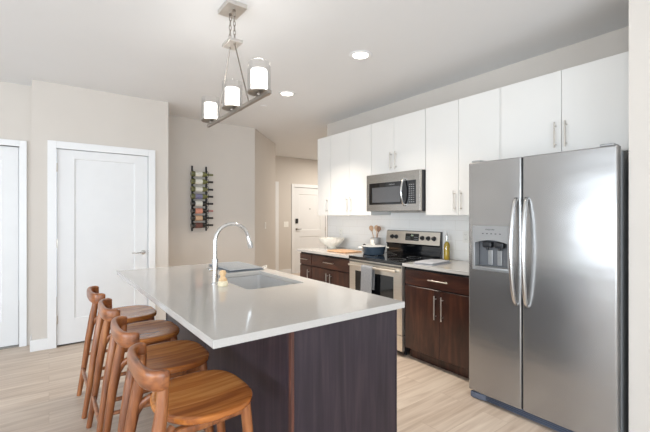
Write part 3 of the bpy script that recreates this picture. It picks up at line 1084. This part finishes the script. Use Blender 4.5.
# recess
bm = bmesh.new()
add_box(bm, *f(2.608, 2.6175, hy0 + .01, hy1 - .01, hz0 + .008, hz1 - .01))
link('recess_back', bm, M['grey_plastic'], dsp)
for yy in (1.485, 1.395):
    bm = bmesh.new()
    add_box(bm, *f(2.560, 2.606, yy - .036, yy + .036, 1.135, 1.180), .012)
    add_tube(bm, [(2.575 - GX, yy - 1.163, 1.14), (2.575 - GX, yy - 1.163, 1.118)], .009, 10)
    link('spout', bm, M['dark_plastic'], dsp)
for yy in (1.475, 1.405): box('paddle', M['silver_plastic'], *f(2.596, 2.607, yy - .018, yy + .018, 1.01, 1.118), .004, dsp)
bm = bmesh.new()
add_prism(bm, [(2.540 - GX, hy0 - 1.163 + .012), (2.607 - GX, hy0 - 1.163 + .012), (2.607 - GX, hy1 - 1.163 - .012), (2.540 - GX, hy1 - 1.163 - .012), (2.526 - GX, hy1 - 1.163 - .07), (2.526 - GX, hy0 - 1.163 + .07)], .985, .999, .003)
link('drip_tray', bm, M['silver_plastic'], dsp)


def text_mesh(name, txt, size, m, parent, loc, rot, ext=.0004):
    cu = bpy.data.curves.new(name, 'FONT'); cu.body = txt; cu.size = size; cu.extrude = ext
    cu.align_x = 'CENTER'; cu.align_y = 'CENTER'
    tmp = bpy.data.objects.new('tmp', cu); COL.objects.link(tmp)
    dg = bpy.context.evaluated_depsgraph_get()
    me = bpy.data.meshes.new_from_object(tmp.evaluated_get(dg))
    bpy.data.objects.remove(tmp)
    me.materials.clear(); me.materials.append(m)
    o = bpy.data.objects.new(name, me); COL.objects.link(o)
    o.parent = parent; o.location = loc; o.rotation_euler = rot
    return o


FACE = (PI / 2, 0, -PI / 2)      # text that reads from -X
text_mesh('brand_lettering', 'FRIGIDAIRE', .0135, M['dark_print'], dsp, (2.5375 - GX, 1.445 - 1.163, 1.268), FACE)
for k in range(5): box('control_button', M['dark_print'], *f(2.5372, 2.5382, 1.365 + k * .032, 1.377 + k * .032, 1.236, 1.242), 0, dsp)
# hinge covers on top, grille at the bottom, feet
for yy in (1.565, .755):
    box('hinge_cover', M['silver_plastic'], *f(2.556, 2.66, yy - .035, yy + .035, FT - .0145 if 0 else FT + .0005, FT + .016), .006, fr)
gr = box('bottom_grille', M['blue_grille'], *f(2.585, 2.615, .72, 1.535, .006, .057), .002, fr)
bm = bmesh.new()
for k in range(4): add_box(bm, *f(2.577, 2.586, .722, 1.533, .011 + k * .012, .0160 + k * .012), .001)
link('grille_slats', bm, M['grille_slat'], gr)
bm = bmesh.new()
add_prism(bm, [(2.562 - GX, 1.612 - 1.163), (2.562 - GX, 1.56 - 1.163), (2.578 - GX, 1.50 - 1.163), (2.62 - GX, 1.50 - 1.163), (2.62 - GX, 1.612 - 1.163)], .004, .050, .008, 2)
link('corner_cover', bm, M['grille_slat'], fr)
for yy in (.76, 1.56):
    for xx in (2.66, 3.25): lathe('foot', M['black'], [(.02, 0), (.02, .03)], fr, 16, T(xx - GX, yy - 1.163, 0))
box('door_gap_shade', M['black'], *f(2.570, 2.617, 1.2240, 1.2320, .066, FT - .004), 0, fr)  # black filler between the doors, painting the shade of the gap
box('door_gasket', M['black'], *f(2.6185, 2.6245, .715, 1.610, .07, FT - .01), 0, fr)

# ------------------------------------------------------------------ range
RX, RY0, RY1 = 2.700, 2.4385, 3.2255
RC = (RY0 + RY1) / 2
rg = thing('range', 'freestanding stainless steel electric range with black glass cooktop', 'stove', (RX + .028, RC, 0))
def g_(x0, x1, y0, y1, z0, z1): return (x0 - RX, x1 - RX, y0 - RC, y1 - RC, z0, z1)
bm = bmesh.new()
add_box(bm, *g_(2.742, 3.334, RY0 + .004, RY1 - .004, .045, .887))
for yy in (RY0 + .05, RY1 - .05):
    for xx in (2.80, 3.28): add_lathe(bm, [(.018, 0), (.018, .045)], 12, T(xx - RX, yy - RC, 0))
link('body', bm, M['black'], rg)
box('cooktop', M['black_glass'], *g_(2.690, 3.262, RY0 + .001, RY1 - .001, .888, .921), .004, rg)
for (xx, yy, rr) in ((2.84, 2.64, .095), (2.84, 3.02, .075), (3.11, 2.64, .075), (3.11, 3.02, .095)):
    lathe('burner_ring', M['print'], [(rr - .003, .9212), (rr - .003, .9216), (rr, .9216), (rr, .9212)], rg, 40, T(xx - RX, yy - RC, 0), cap0=False, cap1=False)
# oven door
od = link('oven_door', (lambda b: (add_box(b, *g_(2.700, 2.741, RY0 + .004, RY1 - .004, .212, .886), .004), b)[1])(bmesh.new()), M['steel_h'], rg)
box('window', M['black_glass'], *g_(2.697, 2.702, RY0 + .115, RY1 - .105, .33, .765), .002, od)
bm = bmesh.new(); add_box(bm, *g_(2.6985, 2.7005, RY0 + .012, RY1 - .012, .856, .874)); link('vent_strip', bm, mat('vent_grey', (120, 116, 110), .4, .6), od)
bm = bmesh.new()
add_tube(bm, [(2.656 - RX, RY0 + .045 - RC, .828), (2.650 - RX, RC - RC, .828), (2.656 - RX, RY1 - .045 - RC, .828)], .0125, 16)
for yy in (RY0 + .07, RY1 - .07): add_box(bm, *g_(2.655, 2.701, yy - .014, yy + .014, .818, .838), .003)
link('handle', bm, M['steel_h'], od)
dr = box('storage_drawer', M['steel_h'], *g_(2.702, 2.741, RY0 + .004, RY1 - .004, .055, .205), .004, rg)
box('drawer_lip', M['steel_h'], *g_(2.694, 2.704, RY0 + .03, RY1 - .03, .180, .196), .003, dr)
# backguard
bm = bmesh.new()
t = bmesh.new()
pr = [(3.268, .903), (3.334, .903), (3.334, 1.195), (3.318, 1.195), (3.300, 1.186), (3.284, 1.045), (3.300, 1.030), (3.300, .93)]
va = [t.verts.new((x - RX, RY0 + .004 - RC, z)) for x, z in pr]; vb = [t.verts.new((x - RX, RY1 - .004 - RC, z)) for x, z in pr]
t.faces.new(va); t.faces.new(vb[::-1])
for i in range(len(pr)):
    j = (i + 1) % len(pr); t.faces.new((va[i], vb[i], vb[j], va[j]))
bmesh.ops.recalc_face_normals(t, faces=t.faces); merge(bm, t)
bgd = link('backguard', bm, M['black_glass'], rg, 20)
# sloped steel fascia
def slope_box(y0, y1, z0, z1, off0, off1, bev=0):
    """box on the sloped control face; z measured up, off = distance out of the face"""
    bm = bmesh.new()
    k = (3.300 - 3.284) / (1.186 - 1.045)
    def X(z, o): return 3.284 + (z - 1.045) * k - o
    t = bmesh.new()
    vs = [t.verts.new((X(z, o) - RX, y - RC, z)) for o in (off0, off1) for y in (y0, y1) for z in (z0, z1)]
    for q_ in ((0, 1, 3, 2), (4, 6, 7, 5), (0, 4, 5, 1), (2, 3, 7, 6), (0, 2, 6, 4), (1, 5, 7, 3)): t.faces.new([vs[i] for i in q_])
    bmesh.ops.recalc_face_normals(t, faces=t.faces)
    if bev: bmesh.ops.bevel(t, geom=t.edges[:], offset=bev, segments=2, affect='EDGES')
    merge(bm, t)
    return bm
link('control_fascia', slope_box(RY0 + .006, RY1 - .006, 1.048, 1.188, -.002, .006, .003), M['steel_h'], bgd)
link('display', slope_box(2.72, 2.915, 1.085, 1.165, .004, .008, .001), M['display'], bgd)
bm = bmesh.new()
for k in range(4):
    for r_ in range(2):
        t = slope_box(2.736 + k * .014, 2.744 + k * .014, 1.098 + r_ * .022, 1.104 + r_ * .022, .0075, .0088); merge(bm, t)
        t = slope_box(2.850 + k * .014, 2.858 + k * .014, 1.098 + r_ * .022, 1.104 + r_ * .022, .0075, .0088); merge(bm, t)
link('button_marks', bm, M['print'], bgd)
bm = bmesh.new()
for y_ in (2.812, 2.824, 2.802): merge(bm, slope_box(y_, y_ + .0055, 1.136, 1.152, .0075, .0088))
link('clock_digits', bm, M['digits'], bgd)
for yy in (3.118, 3.055, 2.670, 2.590, 2.515):
    zc = 1.120; xx = 3.284 + (zc - 1.045) * .1135 - .006
    kb = lathe('knob', M['black'], [(.026, 0), (.025, .005), (.020, .007), (.018, .026), (.015, .028), (0, .028)], bgd, 24, T(xx - RX, yy - RC, zc) @ R(-PI / 2 + .11, 'Y'))
    bm = bmesh.new(); add_box(bm, -.0025, .0025, -.003, .003, .0, .016, 0)
    bmesh.ops.transform(bm, matrix=T(xx - RX, yy - RC, zc) @ R(-PI / 2 + .11, 'Y') @ T(.008, 0, .014), verts=bm.verts)
    link('pointer', bm, M['print'], kb)

# towel over the oven handle
tw = bmesh.new()
TS = .028
ty0, ty1 = 2.792, 2.958
n, m_ = 12, 26
prof = []
prof += [(2.636, z) for z in (.43, .50, .58, .66, .74, .80)]
for k in range(7):
    a = PI - PI * k / 6
    prof.append((2.653 + .0175 * math.cos(a), .828 + .0175 * math.sin(a)))
prof += [(2.6705, .80), (2.6715, .74), (2.672, .66), (2.673, .60)]
g = []
for i, (x, z) in enumerate(prof):
    row = []
    for j in range(n + 1):
        u = j / n
        w = .0025 * math.sin(u * 11 + 1) * min(1, abs(z - .85) * 6)
        row.append((TS + x - abs(w) * (1 if i < 9 else 0), ty0 + (ty1 - ty0) * u + .004 * math.sin(z * 14), z))
    g.append(row)
tv = [[tw.verts.new(p) for p in r_] for r_ in g]
for A, B in zip(tv, tv[1:]):
    for j in range(n): tw.faces.new((A[j], A[j + 1], B[j + 1], B[j]))
o = link('dish_towel', tw, M['towel'], None, 80)
md = o.modifiers.new('thickness', 'SOLIDIFY'); md.thickness = .004; md.offset = 0
tag(o, 'heather grey dish towel hanging over the oven door handle', 'towel')

# ------------------------------------------------------------------ microwave
MX = 2.950
my0, my1, mz0, mz1 = 2.4075, 3.1825, 1.418, 1.8305
MC = (my0 + my1) / 2
mw = thing('microwave', 'over-the-range stainless steel microwave under the short wall cabinet', 'microwave', (MX, MC, mz0))
def h_(x0, x1, y0, y1, z0, z1): return (x0 - MX, x1 - MX, y0 - MC, y1 - MC, z0 - mz0, z1 - mz0)
box('body', M['dark_plastic'], *h_(2.985, KX - .010, my0 + .003, my1 - .003, mz0 + .006, mz1 - .001), .002, mw)
md_ = box('door', M['micro_steel'], *h_(MX, 2.984, my0 + .001, my1 - .001, mz0, mz1 - .001), .006, mw)
box('window_surround', M['black_glass'], *h_(2.9478, 2.9515, my0 + .050, my1 - .050, mz0 + .072, mz1 - .100), .001, md_)
box('window', M['window_glass'], *h_(2.9462, 2.9482, my0 + .255, my1 - .100, mz0 + .095, mz1 - .150), .001, md_)
bm = bmesh.new()
hy = my0 + .195
pts = [(0.0, hy - MC, .065)]
for k in range(13):
    u = k / 12
    pts.append((-.010 - .045 * math.sin(PI * u) ** .7, hy - MC, .060 + .275 * u))
pts.append((0.0, hy - MC, .330))
add_tube(bm, pts, [(.013, .010)] + [(.014, .011)] * 13 + [(.013, .010)], 16, up=(0, 1, 0))
link('handle', bm, M['fsteel'], md_, 60)
bm = bmesh.new()
for r_ in range(9):
    for c_ in range(3):
        add_box(bm, *h_(2.9470, 2.9480, my0 + .070 + c_ * .026, my0 + .086 + c_ * .026, mz0 + .088 + r_ * .022, mz0 + .094 + r_ * .022))
link('keypad', bm, M['print'], md_)
text_mesh('brand_lettering', 'FRIGIDAIRE', .016, M['print'], md_, (2.9472 - MX, my0 + .375 - MC, mz1 - .128 - mz0), FACE)
box('vent_grille', M['black'], *h_(2.99, 3.33, my0 + .02, my1 - .02, mz0 - .001, mz0 + .0055), .001, mw)

# ------------------------------------------------------------------ things on the counters
# fluted bowl on a foot
bw = bmesh.new()
nseg = 72
prof = [(.0, .002), (.045, .0), (.050, .004), (.040, .014), (.044, .022), (.070, .040), (.098, .066), (.118, .096), (.124, .112)]
inn = [(.117, .112), (.110, .094), (.090, .066), (.060, .042), (.0, .036)]
rings = []
for (r, z) in prof + inn:
    if r == 0: rings.append([bw.verts.new((0, 0, z))]); continue
    ring = []
    for k in range(nseg):
        a = 2 * PI * k / nseg
        fl = 1 + (.075 * abs(math.sin(a * 9)) - .03) * max(0, min(1, (z - .02) / .05))
        zz = z + (.008 * abs(math.sin(a * 9)) if z > .105 else 0)
        ring.append(bw.verts.new((r * fl * math.cos(a), r * fl * math.sin(a), zz)))
    rings.append(ring)
for A, B in zip(rings, rings[1:]):
    for k in range(nseg):
        j = (k + 1) % nseg
        if len(A) == 1: bw.faces.new((A[0], B[j], B[k]))
        elif len(B) == 1: bw.faces.new((A[k], A[j], B[0]))
        else: bw.faces.new((A[k], A[j], B[j], B[k]))
bmesh.ops.recalc_face_normals(bw, faces=bw.faces)
o = link('fluted_bowl', bw, M['cream'], None, 70)
o.location = (3.13, 4.07, .9145); o.scale = (1.36, 1.36, 1.25)
tag(o, 'white fluted footed bowl on the counter left of the range', 'bowl')

cb = bmesh.new()
add_box(cb, -.13, .13, -.19, .19, 0, .018, .006)
o = link('cutting_board', cb, M['board']); o.location = (2.98, 3.62, .9145)
tag(o, 'light wooden cutting board lying on the counter between bowl and range', 'cutting board')

# navy pot on the rear left burner
pt = thing('cooking_pot', 'navy blue pot with cream lid and side handles on the cooktop', 'pot', (3.00, 3.115, .922))
pt.scale = (1.12, 1.12, 1.03)
lathe('pot_body', M['navy'], [(0, .0), (.098, .0), (.106, .006), (.122, .085), (.125, .090), (.121, .092), (.118, .088), (.102, .010), (0, .008)], pt, 40)
ld_ = lathe('lid', mat('pale_grey_lid', (196, 197, 196), 0.25, var=.03), [(.1265, .0925), (.128, .096), (.112, .100), (.070, .104), (.022, .106), (0, .106)], pt, 40, cap0=True, angle=60)
lathe('lid_knob', M['cream'], [(.008, .105), (.008, .110), (.016, .113), (.016, .118), (.010, .120), (0, .120)], ld_, 20)
for s in (-1, 1):
    a = -.63
    ux, uy = math.cos(a) * s, math.sin(a) * s
    vx, vy = -uy, ux
    pts = []
    for k in range(9):
        th = -PI / 2 + PI * k / 8
        rr = .118 + .036 * math.cos(th); ss = .036 * math.sin(th)
        pts.append((ux * rr + vx * ss, uy * rr + vy * ss, .078))
    tube('handle', M['cream'], pts, .0065, pt, 10)

# utensil crock behind the pot
uc = lathe('utensil_crock', M['crock'], [(0, .0), (.050, .0), (.053, .004), (.057, .165), (.058, .170), (.052, .170), (.049, .010), (0, .008)], None, 32)
uc.location = (3.255, 3.345, .9145); uc.scale = (1.12, 1.12, 1.06)
tag(uc, 'grey stoneware crock holding wooden utensils behind the navy pot', 'utensil holder')
lb_ = bmesh.new()
for k in range(8):
    a0 = PI + .45 - .9 * k / 8 ; a1 = PI + .45 - .9 * (k + 1) / 8
    r = .0578
    v = [lb_.verts.new((r * math.cos(a), r * math.sin(a), z)) for a, z in ((a0, .09), (a1, .09), (a1, .150), (a0, .150))]
    lb_.faces.new(v)
bmesh.ops.remove_doubles(lb_, verts=lb_.verts, dist=1e-5)
lo = link('label_patch', lb_, M['cream'], uc)


def utensil(dx, dy, L, m, label, kind, az, head=(.028, .040)):
    bm = bmesh.new()
    tip = Vector((dx, dy, math.sqrt(L * L - dx * dx - dy * dy)))
    add_tube(bm, [(0, 0, 0), tip * .5, tip * .78], [.0045, .005, .0055], 10)
    d = tip.normalized()
    ptsu = [tip * .77 + d * v for v in (0, .012, .03, .05, .066, .075)]
    w = head[0]
    add_tube(bm, ptsu, [(.006, .004), (w * .55, .005), (w * .95, .006), (w, .006), (w * .7, .005), (w * .2, .003)], 16, up=(math.cos(az), math.sin(az), 0))
    o = link('wooden_spoon' if kind == 'spoon' else 'wooden_spatula', bm, m, None, 60)
    return tag(o, label, kind, 'wooden utensils in the grey crock')


for (bx_, by_, dx, dy, L, m, lb, kd, az) in (
        (3.275, 3.340, -.045, .095, .330, M['spoon'], 'pale wooden spoon leaning leftmost in the grey crock', 'spoon', .6),
        (3.265, 3.325, .010, .030, .325, M['spoon'], 'pale wooden spoon standing in the middle of the grey crock', 'spoon', .6),
        (3.250, 3.358, .012, -.090, .320, M['spoon_dark'], 'darker wooden spatula leaning right in the grey crock', 'spatula', .6)):
    o = utensil(dx * .8, dy * .8, L, m, lb, kd, az)
    o.location = (bx_, by_, .926)

# small dark grinder behind the pot
o = lathe('pepper_mill', M['black'], [(0, 0), (.020, 0), (.021, .006), (.017, .050), (.013, .058), (.018, .066), (.019, .082), (.012, .092), (0, .094)], None, 24, angle=50)
o.location = (3.25, 3.545, .9145)
tag(o, 'small black mill on the counter left of the utensil crock', 'pepper mill')

# oil bottle
ob = thing('oil_bottle', 'clear bottle of golden oil with a silver pourer beside the range backguard', 'bottle', (3.285, 2.335, .9145))
lathe('glass', M['bottle_glass'], [(0, 0), (.030, 0), (.032, .004), (.032, .150), (.026, .172), (.014, .188), (.0125, .215), (.014, .218), (.014, .222)], ob, 28, angle=50, cap1=False)
lathe('oil', M['oil'], [(0, .004), (.029, .004), (.0298, .148), (.024, .168), (.0125, .186), (0, .186)], ob, 28, angle=50)
lathe('pourer', M['chrome'], [(.0155, .205), (.0155, .245), (.009, .252), (.0065, .275), (.004, .300), (0, .300)], ob, 20)

# folded towel at right of range
ft = thing('folded_towel', 'pale grey folded kitchen towel lying on the counter right of the range', 'towel', (2.93, 2.245, .9145), .12)
link('lower_fold', cushion(-.17, .17, -.105, .105, .0005, .011, .001), M['towel_light'], ft, 60)
link('upper_fold', cushion(-.165, .165, -.100, .102, .0135, .024, .0015), M['towel_light'], ft, 60)


# ------------------------------------------------------------------ wall plates
def plate(name, label, cat, loc, rz, w=.072, h=.116, kind='switch'):
    t = thing(name, label, cat, loc, rz, None)
    box('cover_plate', M['switch'], -w / 2, w / 2, -.006, 0, -h / 2, h / 2, .002, t)
    if kind == 'switch':
        box('rocker', M['switch'], -.016, .016, -.010, -.0055, -.033, .033, .001, t)
    else:
        bm = bmesh.new()
        for s in (-1, 1): add_box(bm, -.016, .016, -.0085, -.0055, s * .024 - .014, s * .024 + .014, .001)
        link('sockets', bm, M['switch'], t)
        bm = bmesh.new()
        for s in (-1, 1):
            for q_ in (-.006, .006): add_box(bm, q_ - .001, q_ + .001, -.0092, -.0084, s * .024 - .004, s * .024 + .006)
        link('slots', bm, M['dark_plastic'], t)
    return t


ang = math.atan2(.93, .88)
sx, sy = 2.60 + .88 * .46, 5.37 + .93 * .46
plate('light_switch', 'white light switch on the angled grey wall beside the hallway', 'switch', (sx + math.sin(ang) * .001, sy - math.cos(ang) * .001, 1.20), ang, .072, .116)
plate('light_switch', 'wide white light switch beside the entry door in the hallway', 'switch', (4.455, YF - .0005, 1.165), 0, .125, .125)
plate('wall_outlet', 'white outlet on the tiled wall above the fluted bowl', 'outlet', (KX - .0085, 4.157, 1.125), -PI / 2, kind='outlet')
plate('wall_outlet', 'white outlet on the tiled wall between oil bottle and refrigerator', 'outlet', (KX - .0085, 2.165, 1.155), -PI / 2, kind='outlet')

# ------------------------------------------------------------------ wine rack and bottles
WX, WYF = 1.712, 5.37
wr = thing('wine_rack', 'black metal wall-mounted wine rack on the grey wall', 'wine rack', (WX, WYF, 1.15))
zs_b = [1.955, 1.850, 1.742, 1.640, 1.538, 1.435, 1.333, 1.230]
x_l, x_r = 1.627, 1.827
for xx in (x_l, x_r):
    bm = bmesh.new(); add_box(bm, xx - .011 - WX, xx + .011 - WX, -.018, -.0005, .0, .925, .003)
    up_ = link('upright', bm, M['rack'], wr)
    for zb in zs_b:
        pts = []
        for k in range(11):
            a = PI * .5 - (PI * 1.0) * k / 10
            pts.append((xx - WX, -.062 - .044 * math.sin(PI * k / 10), zb - 1.15 + .044 * math.cos(PI * k / 10)))
        pts = [(xx - WX, -.015, zb - 1.15 + .044)] + pts + [(xx - WX, -.015, zb - 1.15 - .044)]
        tube('ring', M['rack'], pts, .0035, up_, 8)


def wine_bottle(z, glass, label_m, foil, label, ln=True):
    t = thing('wine_bottle', label, 'wine bottle', (1.597, WYF - .062, z), 0, 'wine bottles in the wall rack')
    mt = R(PI / 2, 'Y')
    lathe('glass', glass, [(0, .006), (.030, .0), (.0365, .006), (.0375, .012), (.0375, .175), (.034, .195), (.020, .220), (.0145, .232), (.0135, .255)], t, 28, mt, angle=50)
    lathe('foil', foil, [(.0142, .238), (.0140, .300), (.0155, .302), (.0155, .310), (.0135, .312), (0, .312)], t, 20, mt, angle=50)
    lathe('label', label_m, [(.0378, .052), (.0380, .054), (.0380, .150), (.0378, .152)], t, 28, mt, cap0=False, cap1=False)
    return t


wine_bottle(zs_b[0], M['wine_green'], M['label_white'], M['foil_olive'], 'green wine bottle with olive neck, topmost in the rack')
wine_bottle(zs_b[1], M['wine_green'], M['label_white'], M['foil_black'], 'green wine bottle with white label, second from the top of the rack')
wine_bottle(zs_b[2], M['wine_green'], M['label_white'], M['foil_black'], 'green wine bottle directly above the lavender-labelled one')
wine_bottle(zs_b[3], M['wine_green'], M['label_blue'], M['foil_black'], 'green wine bottle with lavender-blue label in the rack')
wine_bottle(zs_b[4], M['wine_dark'], M['label_white'], M['foil_black'], 'dark wine bottle with white label in the rack')
wine_bottle(zs_b[5], M['wine_dark'], M['label_salmon'], M['foil_rose'], 'dark wine bottle with salmon label and rose foil')
wine_bottle(zs_b[6], M['wine_dark'], M['label_tan'], M['foil_black'], 'dark wine bottle with tan label in the rack')
wine_bottle(zs_b[7], M['wine_dark'], M['label_brown'], M['foil_black'], 'dark wine bottle with brown label, lowest in the rack')

# ------------------------------------------------------------------ island pendant
PX = .970
pd = thing('pendant_light', 'three-light brushed nickel bar pendant with glass shades over the island', 'pendant light', (PX, 2.337, CEIL))
def p_(x, y, z): return (x - PX, y - 2.337, z - CEIL)
bm = bmesh.new(); add_box(bm, -.066, .066, -.088, .088, -.028, -.0005, .003); link('canopy', bm, M['nickel_lit'], pd)
bm = bmesh.new(); add_box(bm, -.045, .045, -.068, .068, -.250, -.230, .003); link('hub_plate', bm, M['nickel_lit'], pd)
# chains
for s in (-1, 1):
    bm = bmesh.new()
    y0_, y1_ = s * .030, s * .040
    add_lathe(bm, [(.011, -.040), (.008, -.028)], 14, T(0, y0_, 0))
    nl = 6
    for k in range(nl):
        zc = -.046 - (k + .5) * (.180 / nl)
        pts = []
        for q_ in range(13):
            a = 2 * PI * q_ / 12
            u, v = .0075 * math.cos(a), .020 * math.sin(a)
            yc = y0_ + (y1_ - y0_) * (k + .5) / nl
            pts.append((u, yc, zc + v) if k % 2 == 0 else (0, yc + u, zc + v))
        add_tube(bm, pts, .0024, 8, cap=False)
    link('chain', bm, M['nickel'], pd, 60)
BZ = 2.048
for s in (-1, 1):
    bm = bmesh.new()
    add_tube(bm, [(0, s * .040, -.232), (0, s * .040, -.262)], .007, 12)
    add_tube(bm, [(0, s * .040, -.255), (0, s * .252, BZ - CEIL + .004)], .0045, 12)
    link('rod', bm, M['nickel'], pd)
bm = bmesh.new(); add_box(bm, -.010, .010, 1.815 - 2.337, 2.800 - 2.337, BZ - CEIL - .012, BZ - CEIL + .009, .002)
link('crossbar', bm, M['nickel'], pd)
for yy in (1.948, 2.337, 2.745):
    sh = lathe('shade_holder', M['nickel'], [(0, 0), (.014, 0), (.014, .010), (.066, .014), (.068, .018), (.066, .022), (.030, .024), (0, .024)], pd, 36,
               T(0, yy - 2.337, BZ - CEIL + .010))
    lathe('outer_glass', M['glass'], [(.0665, .032), (.0665, .197), (.0640, .197), (.0640, .032)], sh, 40, T(0, yy - 2.337, BZ - CEIL), cap0=False, cap1=False)
    lathe('frosted_glass', M['shade_glow'], [(.043, .034), (.046, .036), (.046, .155), (.044, .157), (0, .157)], sh, 36, T(0, yy - 2.337, BZ - CEIL))
    l = area('bulb_uplight', (0, 0, 0), (PI, 0, 0), .08, .08, 0.38, (1, .97, .92), 'DISK')
    l.parent = sh; l.location = (0, yy - 2.337, BZ - CEIL + .160)

# recessed lights
cans = [(2.137, 2.379, 'recessed ceiling light nearer the wall cabinets above the range aisle', 9.0, (1, .89, .76)),
        (2.148, 3.621, 'recessed ceiling light beyond the pendant toward the hallway', 11.0, (1, .91, .80))]
can0 = None
for i, (x, y, lb, w, c) in enumerate(cans):
    if can0 is None:
        can0 = thing('recessed_light', lb, 'ceiling light', (x, y, CEIL), 0, 'recessed kitchen ceiling lights')
        lathe('trim_ring', M['trim'], [(.066, -.004), (.074, -.010), (.094, -.006), (.098, -.0005), (.066, -.0005)], can0, 40, cap0=False, cap1=False, angle=50)
        lathe('lens', M['can_glow'], [(0, -.0035), (.067, -.0035), (.067, -.0008), (0, -.0008)], can0, 36)
        o = can0
    else:
        o = copy_tree(can0); o.location = (x, y, CEIL); o['label'] = lb
    l = area('downlight', (x, y, CEIL - .013), (0, 0, 0), .12, .12, w, c, 'DISK')
    l.data.spread = math.radians(105)
    l.parent = o; l.location = (0, 0, -.013)
# warm hallway light, out of view behind the wall cabinets
hl = thing('hall_ceiling_light', 'round flush ceiling light in the hallway', 'ceiling light', (5.4, 6.2, CEIL))
lathe('trim_ring', M['trim'], [(.066, -.004), (.074, -.010), (.094, -.006), (.098, -.0005), (.066, -.0005)], hl, 40, cap0=False, cap1=False, angle=50)
lathe('lens', M['can_glow'], [(0, -.0035), (.067, -.0035), (.067, -.0008), (0, -.0008)], hl, 36)
l = area('hall_lamp', (0, 0, -.013), (0, 0, 0), .14, .14, 44, (1, .94, .85), 'DISK'); l.parent = hl
o = lathe('sprinkler_cover', M['trim'], [(0, -.006), (.040, -.006), (.044, -.0005), (0, -.0005)], None, 28)
o.location = (2.162, 4.205, CEIL)
tag(o, 'small white round sprinkler cover flush in the ceiling beyond the pendant', 'sprinkler')
